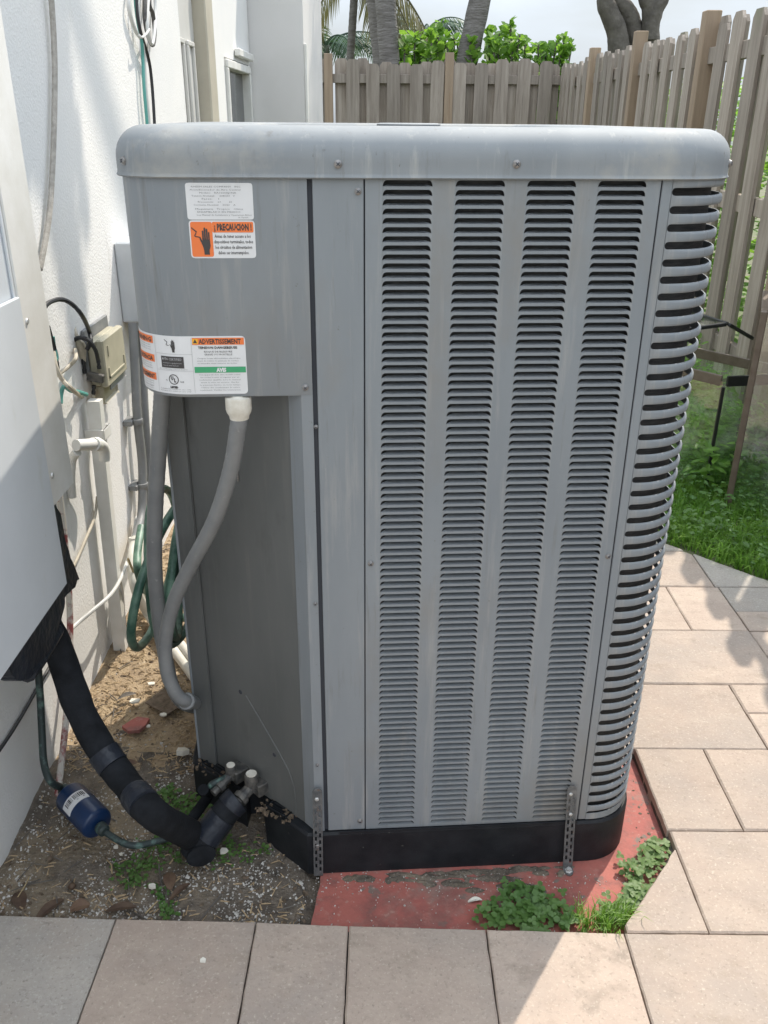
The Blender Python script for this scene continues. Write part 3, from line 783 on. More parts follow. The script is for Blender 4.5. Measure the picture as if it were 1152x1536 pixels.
# slotted corner guard on the right
SP = .0275; NS = 48; SZ0 = zz(.1035); CRR = .104
path = [(.5755,0),(.5762,0),(.5772,0),(.579,0),(.582,0),(.586,0)]
for k in range(13): a = R(-90+90*k/12); path.append((U1-CRR+CRR*math.cos(a), CRR+CRR*math.sin(a)))
path += [(U1,.118),(U1,.128),(U1,.132),(U1,.134),(U1,.1352),(U1,.136)]
SH = .0120
def guard():
    mb = MB(); n = len(path); cum = [0]
    for i in range(1,n): cum.append(cum[-1]+math.hypot(path[i][0]-path[i-1][0], path[i][1]-path[i-1][1]))
    tot = cum[-1]; rings = []
    for i, p in enumerate(path):
        a = path[max(i-1,0)]; c = path[min(i+1,n-1)]
        t = Vector((c[0]-a[0],c[1]-a[1])).normalized(); nn = Vector((t.y,-t.x))
        e = min(cum[i], tot-cum[i]); r_ = SH/2
        open_ = r_ if e >= r_ else math.sqrt(max(0,r_*r_-(r_-e)**2))
        hb = SP/2-open_
        bulge = .0034*min(1, e/.06)
        sec = []
        for q in (-1,-.8,-.4,0,.4,.8,1):
            o_ = bulge*(1-abs(q)**5.0)
            sec.append((p[0]+nn.x*o_, p[1]+nn.y*o_, hb*q))
        sec += [(p[0]-nn.x*.0015, p[1]-nn.y*.0015, hb), (p[0]-nn.x*.0015, p[1]-nn.y*.0015, -hb)]
        rings.append(sec)
    mb.loft(rings)
    return mb.mesh('guard_bar', M['unit'], True, 50)
gme = guard()
mb = MB(); mb.bbox((.5590,0,ZB+.002),(.5755,.004,ZT+.004),.0012); mb.bbox((U1-.004,.136,ZB+.002),(U1,.165,ZT+.004),.0012)
pp = path; 
cg = mb.obj('corner_guard', M['unit'], ac)
for i in range(NS):
    o = link('guard_bar', gme, cg); o.location = (0,0,SZ0+SP*(i+.5))
# closed bands below and above the slots
def band(z0, z1):
    mb = MB(); n = len(path)
    mb.loft([[(p[0],p[1],z) for p in path]+[(p[0]-.002*(1 if k < 12 else 1)*0-.0015*(p[0] > .6), p[1]+.0015, z) for k, p in reversed(list(enumerate(path)))] for z in (z0, z1)])
    return mb.obj('guard_band', M['unit'], cg, smooth=True, auto=40)
band(ZB+.002, SZ0-.0003)
# right side panel with louvres (seen only from the side)
mb = MB()
RU = [.24,.355,.47,.585,.70,.815]
ed = [.165]
for u in RU: ed += [u-LW/2,u+LW/2]
ed.append(DEP-.02)
for i in range(0,14,2): mb.box((U1-.0015,ed[i],LZ0),(U1,ed[i+1],LZ0+NR*LP))
mb.box((U1-.0015,.165,ZB+.002),(U1,DEP-.02,LZ0)); mb.box((U1-.0015,.165,LZ0+NR*LP),(U1,DEP-.02,ZT+.004))
spn = mb.obj('side_louvre_panel', M['unit'], ac)
mb = MB()
for u in RU:
    for r_ in range(NR): mb.add([(U1-y, u+x, z+LZ0+r_*LP) for x, y, z in lv], lf)
tag(mb.obj('louvre_bank', M['unit'], spn), kind='stuff')

# lid
RT = .046
def lid_ring(i, z):
    return [(p[0],p[1],z) for p in rrect(-.306+i,-.0075+i,.7005-i,DEP+.0075-i,[max(.112-i,.02)]*2+[max(.112-i,.02),max(.098-i,.02)],8)]
rings = [lid_ring(.006,ZT-.002), lid_ring(.0015,ZT-.0015), lid_ring(0,ZT+.0005), lid_ring(.0018,ZT+.0035), lid_ring(.0022,ZT+.006)]
zc = ZL-RT
rings.append(lid_ring(.0022, zc-.006))
for k in range(9):
    a = math.pi/2*k/8; rings.append(lid_ring(.0022+RT*(1-math.cos(a)), zc+RT*math.sin(a)))
n = len(rings[0]); cxl, cyl = .197, .46
ang = [math.atan2(p[1]-cyl, p[0]-cxl) for p in rings[-1]]
for rr, z in ((.405,ZL),(.395,ZL-.004),(.388,ZL-.02),(.385,ZL-.06)):
    rings.append([(cxl+rr*math.cos(a), cyl+rr*math.sin(a), z) for a in ang])
mb = MB(); mb.loft(rings, True, False)
lid = mb.obj('lid', M['lid'], ac, smooth=True, auto=60)
mb = MB()
for i in range(22):
    rr = .384-.016*i
    if rr < .05: break
    zr = ZL-.024+.010*(1-(rr/.42)**2)
    mb.tube([(cxl+rr*math.cos(2*math.pi*k/40), cyl+rr*math.sin(2*math.pi*k/40), zr) for k in range(41)], .0022, 5, False)
for k in range(8):
    a = 2*math.pi*k/8+.2
    mb.tube([(cxl+rr*math.cos(a), cyl+rr*math.sin(a), ZL-.027+.010*(1-(rr/.42)**2)) for rr in (.386,.3,.2,.1,.06)], .003, 5)
mb.obj('fan_grille', M['black_plastic'], lid, smooth=True)
mb = MB(); mb.lathe([(.001,ZL-.08),(.064,ZL-.08),(.064,ZL+.001),(.058,ZL+.003),(.001,ZL+.0032)], 24, Matrix.Translation((cxl,cyl,0))); mb.obj('fan_motor', M['lid'], lid, smooth=True, auto=40)

# screws
def screw(parent, p, nrm, r=.0052, mt='screw'):
    m4 = Matrix.Translation(p) @ basis(nrm)
    mb = MB(); mb.lathe([(r*1.25,0),(r*1.25,.0012),(r,.0018),(r*.96,.0034),(r*.6,.0046),(.0001,.0050)], 12, m4)
    o = mb.obj('screw', M[mt], parent, smooth=True, auto=40)
    mb = MB(); mb.box((-r*.62,-r*.13,.0040),(r*.62,r*.13,.0053),m4); mb.box((-r*.13,-r*.62,.0041),(r*.13,r*.62,.00535),m4)
    q = mb.obj('screw_slot', M['dark'], o)
    return o
for px, py in ((507,246),(775,246)):
    p = UV(px,py,-.0055); screw(lid, p, (0,-1,0))
a = R(33); screw(lid, Vector((.588+.1095*math.sin(R(62)), .104-.1095*math.cos(R(62)), UV(1087,246,.03).z)), (math.sin(R(62)),-math.cos(R(62)),0))
screw(lid, Vector((-.208-.0955*math.sin(R(50)), .0905-.0955*math.cos(R(50)), UV(189,241,.03).z)), (-math.sin(R(50)),-math.cos(R(50)),0))
for px, py, v, par, mt in ((537,287,0,'f','screw'),(540,1231,0,'f','screw'),(458,581,-.001,cbx,'screw'),(556,845,0,fp,'screw'),(912,834,0,fp,'screw')):
    screw(ac if par == 'f' else par, UV(px,py,v), (0,-1,0), .0045, mt)
for px, py in ((476,1147),(473,905),(474,640)):
    screw(ac, UV(px,py,.0005), (0,-1,0), .003)

# ------------------------------------------------------------------ stickers on the control box
def sticker(name, s0, s1, z0, z1, off, mt, parent, r=.004, nseg=None):
    ns_ = nseg or max(4, int((s1-s0)/.006))
    outl = rrect(s0,z0,s1,z1,r,4)
    # a curved sheet: slice the rounded rectangle into vertical strips
    mb = MB(); cols = []
    for i in range(ns_+1):
        s = s0+(s1-s0)*i/ns_
        d_ = min(s-s0, s1-s); dz = 0 if d_ >= r else r-math.sqrt(max(0,r*r-(r-d_)**2))
        cols.append((s, z0+dz, z1-dz))
    extra = [(s0+r*.15, None), (s0+r*.5, None), (s1-r*.5, None), (s1-r*.15, None)]
    for s, _ in extra:
        d_ = min(s-s0, s1-s); dz = r-math.sqrt(max(0,r*r-(r-d_)**2)); cols.append((s, z0+dz, z1-dz))
    cols.sort()
    rings = []
    for s, a, c in cols:
        rings.append([csurf(s,zz(a),0), csurf(s,zz(a),off), csurf(s,zz(c),off), csurf(s,zz(c),0)])
    mb.loft(rings)
    return mb.obj(name, mt, parent)
def shape2d(polys, off, mt, parent, name):
    # polys: lists of (s, z), convex or simple; laid on the control box surface
    mb = MB()
    for p in polys:
        bm = bmesh.new()
        vs = [bm.verts.new((s, 0, z)) for s, z in p]
        bm.faces.new(vs); bmesh.ops.triangulate(bm, faces=bm.faces)
        bm.verts.index_update()
        mb.add([csurf(v.co.x, zz(v.co.z), off) for v in bm.verts], [tuple(v.index for v in f.verts) for f in bm.faces]); bm.free()
    return mb.obj(name, mt, parent)
def lettering(txt, s, z, h, off, mt, parent, align='LEFT', wmax=None, bold=0.0, spacing=1.0, mapf=None):
    cu = bpy.data.curves.new('lettering', 'FONT'); cu.body = txt; cu.size = h*1.38; cu.align_x = align
    cu.resolution_u = 1; cu.offset = bold; cu.space_character = spacing
    ob = bpy.data.objects.new('tmp', cu)
    me = bpy.data.meshes.new_from_object(ob)
    xs = [v.co.x for v in me.vertices]
    k = 1.0
    if xs and wmax and (max(xs)-min(xs)) > 0: k = wmax/(max(xs)-min(xs))
    for v in me.vertices:
        if mapf: v.co = mapf(v.co.x*k, v.co.y)
        else: v.co = csurf(s+v.co.x*k, zz(z+v.co.y), off)
    bpy.data.objects.remove(ob); bpy.data.curves.remove(cu)
    me.materials.clear(); me.materials.append(mt)
    bm = bmesh.new(); bm.from_mesh(me)
    bm.to_mesh(me); bm.free()
    me.name = 'lettering'
    return link('lettering', me, parent)
O1, O2, O3 = .0006, .0011, .0015
s1 = sticker('rating_sticker', -.1875,-.0855,1.3535,1.4070,O1,M['sticker'],cbx,.004); s1['label'] = 'white rating sticker with typed lines'
lines = [('RHEEM SALES COMPANY   INC.',-.179,.076),('Acondicionador de Aire Central',-.181,.077),('Modelo:   RA1660AJ1NA',-.167,.056),('Tension Nominal:     208/230   V',-.179,.066),('Fases:    1',-.164,.026),('Frecuencia:    60        60',-.170,.052),('Corriente Nominal:    20/20    A',-.177,.064),('Maquinaria   Tropico   Clima',-.175,.073),('ENSAMBLADO EN MEXICO',-.172,.066),('Lea Manual de Instalacion y Operacion Antes',-.173,.084)]
for i, (t_, s_, w_) in enumerate(lines):
    lettering(t_, s_, 1.4005-.0044*i-(.0015 if i > 6 else 0), .0023, O2, M['ink_grey'], s1, wmax=w_)
lettering('de Operar', -.110, 1.3560, .0020, O2, M['ink_grey'], s1, wmax=.016)
s2 = sticker('caution_sticker', -.1865,-.0850,1.2955,1.3525,O1,M['sticker'],cbx,.005); s2['label'] = 'orange and white electric shock caution sticker'
shape2d([rrect(-.1845,1.2978,-.1510,1.3503,.003,3)], O2, M['orange'], s2, 'print_block')
shape2d([rrect(-.1508,1.3345,-.0872,1.3503,.002,3)], O2, M['orange'], s2, 'print_block')
lettering('\u00a1 PRECAUCION !', -.148, 1.3378, .0098, O3, M['ink'], s2, wmax=.058, bold=.0006)
for i, t_ in enumerate(('Antes de tener acceso a los','dispositivos terminales, todos','los circuitos de alimentacion','deben ser interrumpidos.')):
    lettering(t_, (-.1480,-.1495,-.1480,-.1440)[i], 1.3265-.0083*i, .0052, O2, M['ink'], s2, wmax=(.056,.0605,.057,.048)[i], bold=.0001)
def hand(cx_, cz_, k, off, mt, parent):
    P = lambda x, z: (cx_+x*k*.78, cz_+z*k)
    fing = []
    for x0, x1, z1 in ((-.33,-.19,.62),(-.16,-.01,.82),(.02,.17,.74),(.20,.33,.52)):
        fing.append([P(x0,.0),P(x1,.0),P(x1,z1-.05),P((x0+x1)/2+.03,z1),P((x0+x1)/2-.03,z1),P(x0,z1-.05)])
    palm = [P(-.33,.02),P(.33,.02),P(.36,-.4),P(.24,-.72),P(.24,-1.0),P(-.22,-1.0),P(-.24,-.72),P(-.33,-.4)]
    thumb = [P(-.33,-.42),P(-.55,.02),P(-.60,.18),P(-.50,.20),P(-.33,-.08)]
    shape2d(fing+[palm,thumb], off, mt, parent, 'hand_symbol')
def bolt(cx_, cz_, k, off, mt, parent):
    P = lambda x, z: (cx_+x*k, cz_+z*k)
    shape2d([[P(-.5,.52),P(-.42,.62),P(.22,.12),P(.10,.02)],[P(.22,.12),P(-.02,-.40),P(-.16,-.38),P(.06,.02)],[P(-.16,-.38),P(-.02,-.42),P(.50,-.50),P(.42,-.62),P(-.10,-.52)]], off, mt, parent, 'spark_symbol')
hand(-.1615,1.3235,.0225,O3,M['ink'],s2)
bolt(-.1775,1.3345,.0125,O3,M['ink'],s2)
# the wide warning label that runs round the corner
W0, W1, WZ0, WZ1 = -.345,-.1105,1.0735,1.1715
s3 = sticker('warning_label', W0,W1,WZ0,WZ1,O1,M['sticker'],cbx,.006); s3['label'] = 'wide white warning label with orange and green bands'
def band2(s0, s1_, z0, z1, mt, off=O2):
    nn = max(2,int((s1_-s0)/.006)); return shape2d([[(s0+(s1_-s0)*i/nn,z0),(s0+(s1_-s0)*(i+1)/nn,z0),(s0+(s1_-s0)*(i+1)/nn,z1),(s0+(s1_-s0)*i/nn,z1)] for i in range(nn)], off, mt, s3, 'print_block')
band2(-.197,-.1125,1.1575,1.1690,M['orange'])
lettering('ADVERTISSEMENT', -.186, 1.1592, .0082, O3, M['ink'], s3, wmax=.069, bold=.0003)
shape2d([[(-.1965,1.1590),(-.1875,1.1590),(-.1875,1.1675),(-.1965,1.1675)]], O3, M['yellow'], s3, 'print_block')
shape2d([[(-.1955,1.1605),(-.1885,1.1605),(-.1920,1.1668)]], O3+.0003, M['ink'], s3, 'warning_symbol')
lettering('TENSION DANGEREUSE', -.188, 1.1508, .0040, O2, M['ink'], s3, wmax=.064, bold=.0002)
lettering('RISQUE DE BLESSURE', -.179, 1.1445, .0030, O2, M['ink'], s3, wmax=.046)
lettering('GRAVE OU MORTELLE', -.179, 1.1398, .0030, O2, M['ink'], s3, wmax=.046)
for i, t_ in enumerate(('Couper toute alimentation electrique','avant de retirer le panneau de service','et attendre deux minutes au moins')):
    lettering(t_, -.191, 1.1338-.0042*i, .0024, O2, M['ink_grey'], s3, wmax=.071-.003*i)
band2(-.1965,-.1120,1.1105,1.1205,M['green_print'])
lettering('AVIS', -.160, 1.1122, .0066, O3, M['sticker'], s3, wmax=.0165, bold=.0006)
for i, t_ in enumerate(('Cet appareil doit etre installe selon','les codes locaux en vigueur par un','technicien qualifie. Lire le manuel','avant la mise en service. Garder','le panneau ferme en tout temps.','Utiliser des conducteurs de cuivre','seulement. Verifier les connexions.')):
    lettering(t_, -.190+.002*(i%2), 1.1060-.0044*i, .0024, O2, M['ink_grey'], s3, wmax=.068-.004*(i%2))
def rule(s0,s1_,z): band2(s0,s1_,z-.0003,z+.0003,M['ink_line'])
rule(-.262,-.199,1.1415); rule(-.262,-.199,1.1135); 
shape2d([[(-.1990,1.0760),(-.1984,1.0760),(-.1984,1.1690),(-.1990,1.1690)],[(-.2640,1.0760),(-.2634,1.0760),(-.2634,1.1690),(-.2640,1.1690)]], O2, M['ink_line'], s3, 'print_line')
hand(-.2290,1.1560,.0115,O2,M['ink'],s3); bolt(-.2400,1.1605,.0085,O2,M['ink'],s3)
band2(-.2530,-.2130,1.1180,1.1375,M['ink'])
lettering('AUTO', -.2510, 1.1310, .0042, O3, M['sticker'], s3, wmax=.011); lettering('CERTIFIED', -.2385, 1.1310, .0042, O3, M['ink_line'], s3, wmax=.022)
for i in range(2): lettering('unitary equipment' if i == 0 else 'rated and listed', -.2500, 1.1255-.0042*i, .0022, O3, M['ink_line'], s3, wmax=.033-.006*i)
lettering('Air conditioning outdoor section', -.2580, 1.1152-.0000, .0018, O2, M['ink_grey'], s3, wmax=.05)
cs, cz_ = -.2330, 1.0985
ring = []
for k in range(24):
    a, c = 2*math.pi*k/24, 2*math.pi*(k+1)/24
    ring.append([(cs+.0088*math.cos(a),cz_+.0088*math.sin(a)),(cs+.0088*math.cos(c),cz_+.0088*math.sin(c)),(cs+.0074*math.cos(c),cz_+.0074*math.sin(c)),(cs+.0074*math.cos(a),cz_+.0074*math.sin(a))])
shape2d(ring, O2, M['ink'], s3, 'listing_mark')
lettering('U', cs-.0048, cz_-.0010, .0062, O2, M['ink'], s3, wmax=.0045, bold=.0006); lettering('L', cs+.0004, cz_-.0044, .0062, O2, M['ink'], s3, wmax=.0036, bold=.0006)
lettering('c', cs-.0150, cz_-.0030, .0040, O2, M['ink'], s3, wmax=.003); lettering('us', cs+.0110, cz_-.0050, .0040, O2, M['ink'], s3, wmax=.006)
lettering('LISTED', cs-.0070, cz_-.0150, .0034, O2, M['ink'], s3, wmax=.014, bold=.0004)
for i in range(2): lettering('Suitable for outdoor use only', -.2600, 1.0808-.0034*i, .0019, O2, M['ink_grey'], s3, wmax=.055)
for i, (t_, z_) in enumerate((('WARNING',1.1575),('ADVERTENCIA',1.1260),('AVERTISSEMENT',1.0950))):
    band2(-.338,-.268,z_-.0015,z_+.0110,M['orange'])
    lettering(t_, -.335, z_+.0008, .0075, O3, M['ink'], s3, wmax=.064, bold=.0003)
    for j in range(3): lettering(('HAZARDOUS VOLTAGE can cause','TENSION PELIGROSA puede causar','Couper le courant et fermer')[i], -.334, z_-.0055-.0040*j, .0023, O2, M['ink_grey'], s3, wmax=.058)
for j in range(2): lettering('Disconnect all electric power', -.334, 1.0800-.0036*j, .0022, O2, M['ink_grey'], s3, wmax=.055)

# ------------------------------------------------------------------ service valves (parts of the unit)
def wl(p): return ac.matrix_basis @ Vector(p)
valves = bpy.data.objects.new('service_valve', None)
def valve(px, py, r, v, h):
    top = UV(px, py, v)
    mb = MB(); mb.lathe([(r,0),(r,h*.9),(r*.9,h),(.0001,h)], 14, Matrix.Translation(top-Vector((0,0,h))))
    mb.lathe([(r*1.15,-.006),(r*1.15,0),(.0001,0)][::-1] if False else [(r*1.1,-.010),(r*1.1,-.001)], 6, Matrix.Translation(top-Vector((0,0,h))))
    vb = mb.obj('service_valve', M['steel'], ac, smooth=True, auto=35)
    mb = MB(); mb.lathe([(r*.74,.0003),(r*.74,.0022),(.0001,.0028)], 14, Matrix.Translation(top)); mb.obj('valve_cap', M['chip'], vb, smooth=True, auto=50)
    d = Vector((-.62,-.72,-.25)).normalized()
    mb = MB(); mb.lathe([(r*.8,0),(r*.8,.03),(r*1.1,.031),(r*1.1,.044),(r*.7,.045),(r*.7,.06)], 10, Matrix.Translation(top-Vector((0,0,h*1.05))) @ basis(d)); mb.obj('valve_stub', M['steel'], vb, smooth=True, auto=35)
    mb = MB(); mb.bbox((-r*1.6,-.001,-.02),(r*1.6,.05,.012),.002,Matrix.Translation(top-Vector((0,0,h*1.05)))@Matrix.Rotation(R(-50),4,'Z')); mb.obj('valve_bracket', M['steel'], vb)
    return top
bpy.data.objects.remove(valves)
vt2 = valve(377,1161,.0165,.112,.032)
vt1 = valve(346,1148,.0130,.145,.024)

# ------------------------------------------------------------------ tie-down straps
def tie_strap(ptop, pbot, wd, slots_from, label, foot):
    d = (pbot-ptop); L_ = d.length; d.normalize()
    front = Vector((math.sin(AYAW), -math.cos(AYAW), 0))
    x = d.cross(front).normalized(); nrm = x.cross(d).normalized()
    m4 = Matrix((x, -d, -nrm*-1)).transposed().to_4x4(); m4.translation = ptop
    t = thing('tie_down_strap', ptop, label, 'metal strap', 'slotted hold down straps')
    mb = MB(); th = .0022
    h = wd/2
    # rounded head
    head = [(h*math.cos(R(180*k/10)), h*math.sin(R(180*k/10))) for k in range(11)]
    mb.prism(head, 0, th, m4)
    # slots: two staggered columns
    rails = [(-h,-h*.66),(-h*.22,h*.22),(h*.66,h)]
    for a, c in rails: mb.box((a,-L_,0),(c,-.0005,th),m4)
    p = .0195; sl_ = .0125
    for (a, c), o0 in (((-h*.66,-h*.22),0),((h*.22,h*.66),p/2)):
        y = 0.0
        k = 0
        cuts = []
        yy = slots_from+o0
        while yy+sl_ < L_-.010: cuts.append((yy,yy+sl_)); yy += p
        prev = .0005
        for q in cuts+[(L_,L_)]:
            if q[0]-prev > .0005: mb.box((a+.0001,-q[0],.0001),(c-.0001,-prev,th-.0001),m4)
            prev = q[1]
    own(mb.obj('strap_plate', M['strap'], None), t)
    if foot:
        mb = MB(); f4 = Matrix.Translation(pbot) @ basis((0,0,1), front)
        mb.prism([(0,-h),(.012,-h),(.020,-h*.6),(.023,0),(.020,h*.6),(.012,h),(0,h)], -.0005, .003, f4)
        own(mb.obj('strap_foot', M['strap'], None), t)
        mb = MB(); mb.lathe([(.0085,.0032),(.0085,.005),(.006,.0055),(.006,.010),(.0001,.0105)], 6, f4 @ Matrix.Translation((.011,0,0))); own(mb.obj('bolt', M['screw_bright'], None), t)
    return t, m4
tp, bt = wl(UV(858,1184,-.008)), G(851,1302,PZ+.002)
t1, m4 = tie_strap(tp, bt, .0215, .012, 'slotted strap leaning at the right end of the unit base by the corner slots', True)
for px, py in ((862,1190),(857,1222)):
    mb = MB(); q = m4 @ Vector((.003 if py < 1200 else .001, -(py-1184)/128*(tp-bt).length, .0022))
    mb.lathe([(.0042,0),(.0042,.0022),(.0025,.0036),(.0001,.0038)], 8, Matrix.Translation(q) @ basis(m4.to_3x3() @ Vector((0,0,1)))); own(mb.obj('screw', M['screw_bright'], None), t1)
tp, bt = wl(UV(476,1188,-.008)), wl((UV(476,1188,-.008).x-.003,-.010,.003))
t2, m4 = tie_strap(tp, bt, .0205, .035, 'slotted strap at the front left corner between the black base blocks', False)
for px, py, mt in ((477,1196,'screw_bright'),(480,1258,'screw')):
    mb = MB(); q = m4 @ Vector((.0015, -(py-1188)/112*(tp-bt).length, .0022))
    mb.lathe([(.0048,0),(.0048,.0022),(.003,.0036),(.0001,.004)], 8, Matrix.Translation(q) @ basis(m4.to_3x3() @ Vector((0,0,1)))); own(mb.obj('screw', M[mt], None), t2)

# ------------------------------------------------------------------ line-set cover on the wall, with its loose panel
CXF = -.655
def MBX(q, e):
    k = MB(); k.bbox(q[0], q[1], e); return k
cv = thing('line_set_cover', (CXF,1.3,.80), 'white boxed line set cover running up the wall at the far left', 'pipe cover')
y1 = WX(86,604,CXF).y; zb_ = WX(90,745,CXF).z
mb = MB(); mb.bbox((WXL+.001,.70,zb_),(CXF,y1,2.4),.004); own(mb.obj('cover_body', M['white_metal']), cv)
py1 = WX(26,447,CXF+.012).y; pz1 = WX(26,447,CXF+.012).z; pz0 = WX(103,872,CXF+.012).z
mb = MB(); mb.bbox((CXF+.004,.72,pz0),(CXF+.012,WX(100,870,CXF+.012).y,pz1),.0015); own(MBX([(CXF+.0002,py1+.016,zb_+.002),(CXF+.007,y1+.004,2.39)],.002).obj('cover_strip', M['white_paint']), cv); o = own(mb.obj('loose_panel', M['white_metal']), cv); o['label'] = 'flat white panel taped over the bottom of the cover'
mb = MB(); mb.bbox((CXF+.0002,py1+.006,zb_+.004),(CXF+.004,py1+.014,2.39),.001); own(mb.obj('cover_fold', M['white_metal']), cv)

for z_ in (.86, 1.16, 1.46, 1.75):
    mb = MB(); mb.lathe([(.006,0),(.006,.001),(.0045,.003),(.0001,.0034)], 10, Matrix.Translation((CXF+.007,py1+.035,z_)) @ basis((1,0,0))); own(mb.obj('screw', M['screw_bright'], None, True, 40), cv)
# torn black tape and foam round the panel's edges
PXB = CXF-.004
def MBX_(q, e): pass
def jag(pts, n, amp, seed):
    out = []
    for i in range(len(pts)-1):
        a, c = Vector(pts[i]), Vector(pts[i+1])
        for k in range(n):
            t = k/n; p = a+(c-a)*t; nn = Vector((-(c-a).y,(c-a).x)).normalized()
            out.append(p+nn*amp*(noise.noise(Vector((seed+i*3.1,k*1.7,0)))*1.5))
    out.append(Vector(pts[-1])); return out
outl = jag([(80,752),(91,770),(97,806),(110,846),(118,868),(112,880),(99,897),(92,925),(86,948),(80,968),(66,990),(51,1012),(41,1020),(22,1020),(19,1012)], 4, 2.0, 3)
inner = [Vector(p) for p in ((8,990),(60,930),(90,870),(84,820),(76,770))]
pts = [WX(p.x,p.y,PXB) for p in outl+inner]
bt_ = thing('black_tape', (PXB, pts[0].y, pz0), 'torn black tape and foam hanging out below the flat white panel', 'tape')
mb = MB(); bm = bmesh.new(); vs = [bm.verts.new(p) for p in pts]; f_ = bm.faces.new(vs)
bmesh.ops.triangulate(bm, faces=[f_]); ex = bmesh.ops.extrude_face_region(bm, geom=bm.faces[:])
for v in [g for g in ex['geom'] if isinstance(g, bmesh.types.BMVert)]: v.co.x -= .03
bm.verts.index_update(); mb.add([v.co.copy() for v in bm.verts], [tuple(v.index for v in f.verts) for f in bm.faces]); bm.free()
own(mb.obj('tape_sheet', M['tape']), bt_)
mb = MB(); mb.tube(smooth_path([WX(84,945,PXB-.02),WX(60,985,PXB-.015),WX(40,1012,PXB-.012)],5), .017, 8); own(mb.obj('tape_roll', M['tape'], None, True), bt_)

# ------------------------------------------------------------------ refrigerant lines
il = thing('insulated_pipe', G(300,1282,.0), 'thick black insulated pipe bending down from the wall to the unit', 'insulated pipe')
gi = G(300,1276,.012)
p_in = [WX(62,925,-.71), WX(88,975,-.695), WX(118,1060,-.65), WX(150,1120,-.60), WX(186,1170,-.54), WX(232,1222,-.455), gi+Vector((-.012,.015,.022)), gi+Vector((.010,-.030,.014))]
sp_ = smooth_path(p_in, 7)
rad = [.0315-.002*math.sin(i*.9)*.4+.0012*noise.noise(Vector((i*.5,1,2))) for i in range(len(sp_))]
mb = MB(); mb.tube(sp_, rad, 18, True, .78); own(mb.obj('foam_sleeve', M['foam'], None, True, 60), il)
ve = wl(vt2) + Vector((-.012,-.012,-.030))
d_ = (ve-gi).normalized()
pp_ = [gi+d_*-.028+Vector((0,0,.012)), gi+(ve-gi)*.3+Vector((0,0,.012)), gi+(ve-gi)*.65+Vector((0,0,.008)), ve-d_*.03]
mb = MB(); mb.tube(smooth_path(pp_,6), .0315, 18); own(mb.obj('foam_sleeve', M['foam'], None, True, 60), il)
def wrap(path, i0, i1, r, mt='tape'):
    mb = MB(); mb.tube(path[i0:i1+1], r, 18); own(mb.obj('tape_band', M[mt], None, True, 50), il)
wrap(sp_, 22, 25, .0335); wrap(sp_, 31, 33, .0330)
p2_ = smooth_path(pp_, 6); wrap(p2_, 4, 9, .0333); wrap(p2_, 12, 17, .0328)

fd = thing('filter_drier', G(128,1240,.0), 'blue cylindrical filter drier with a white barcode label lying on the soil', 'filter drier')
A_, B_ = G(105,1194,.050), G(146,1236,.048)
ax = (B_-A_); Ld = ax.length; ax.normalize()
m4 = Matrix.Translation(A_) @ basis(ax, (0,0,1))
mb = MB(); rd = .0365
mb.lathe([(.010,-.004),(.031,-.003),(.0350,.001),(rd,.005),(rd,Ld*.40),(rd+.0008,Ld*.42),(rd+.0008,Ld*.46),(rd,Ld*.48),(rd,Ld-.005),(.0350,Ld-.001),(.031,Ld+.003),(.010,Ld+.004)], 28, m4)
own(mb.obj('shell', M['blue'], None, True, 50), fd)
la0, la1 = R(-62), R(62)
off_a = 0
view = m4.to_3x3().transposed() @ Vector((.12,-.62,.78)); va = math.atan2(view.y, view.x)
def dsurf(a, h, o): return m4 @ Vector(((rd+o)*math.cos(va+a), (rd+o)*math.sin(va+a), h))
mb = MB(); rg = []
for k in range(15):
    a = R(-50)+R(100)*k/14
    rg.append([dsurf(a,Ld*.30,.0004),dsurf(a,Ld*.30,.0012),dsurf(a,Ld*.56,.0020),dsurf(a,Ld*.56,.0004)])
mb.loft(rg); lb = own(mb.obj('label', M['sticker'], None, True, 40), fd)
mb = MB(); random.seed(5)
a = -44
while a < 34:
    w_ = random.choice((1.2,2.2,3.4))
    if not -6 < a < 2: mb.add([dsurf(R(a),Ld*.34,.0021),dsurf(R(a+w_),Ld*.34,.0021),dsurf(R(a+w_),Ld*.46,.0023),dsurf(R(a),Ld*.46,.0023)],[(0,1,2,3)])
    a += w_+random.choice((1.4,2.2,3))
mb.raw('barcode', M['ink'], lb)
mb = MB()
for k in range(4):
    mb.add([dsurf(R(-38+k*2),Ld*.485+.004*k-.004*k,.0024),dsurf(R(-10),Ld*.485,.0024),dsurf(R(-10),Ld*.5,.0025),dsurf(R(-38),Ld*.5,.0025)],[(0,1,2,3)])
    break
mb.raw('print_line', M['ink'], lb)
ct = thing('copper_pipe', A_, 'thin patinated copper pipe dropping down the wall into the blue drier', 'copper pipe')
mb = MB(); mb.tube(smooth_path([WX(56,985,-.79),WX(60,1040,-.79),WX(63,1100,-.785),WX(66,1145,-.775),WX(76,1172,-.755),A_-ax*.035,A_-ax*.008],7), .0085, 10); own(mb.obj('pipe', M['copper_patina'], None, True), ct)
mb = MB(); mb.lathe([(.011,-.034),(.015,-.030),(.015,-.011),(.011,-.009)], 12, m4); own(mb.obj('flare_nut', M['copper_patina'], None, True, 40), ct)
ct2 = thing('copper_pipe', B_, 'thin copper pipe from the blue drier passing under the black insulation to the valve', 'copper pipe')
v1w = wl(vt1)+Vector((-.012,-.012,-.026))
mb = MB(); mb.tube(smooth_path([B_+ax*.008,B_+ax*.03+Vector((.005,0,-.006)),G(196,1268,.025),G(235,1262,.018),G(270,1250,.022),G(292,1225,.035),G(318,1188,.055),v1w+Vector((-.03,-.02,-.004)),v1w],7), .0075, 10); own(mb.obj('pipe', M['copper_patina'], None, True), ct2)
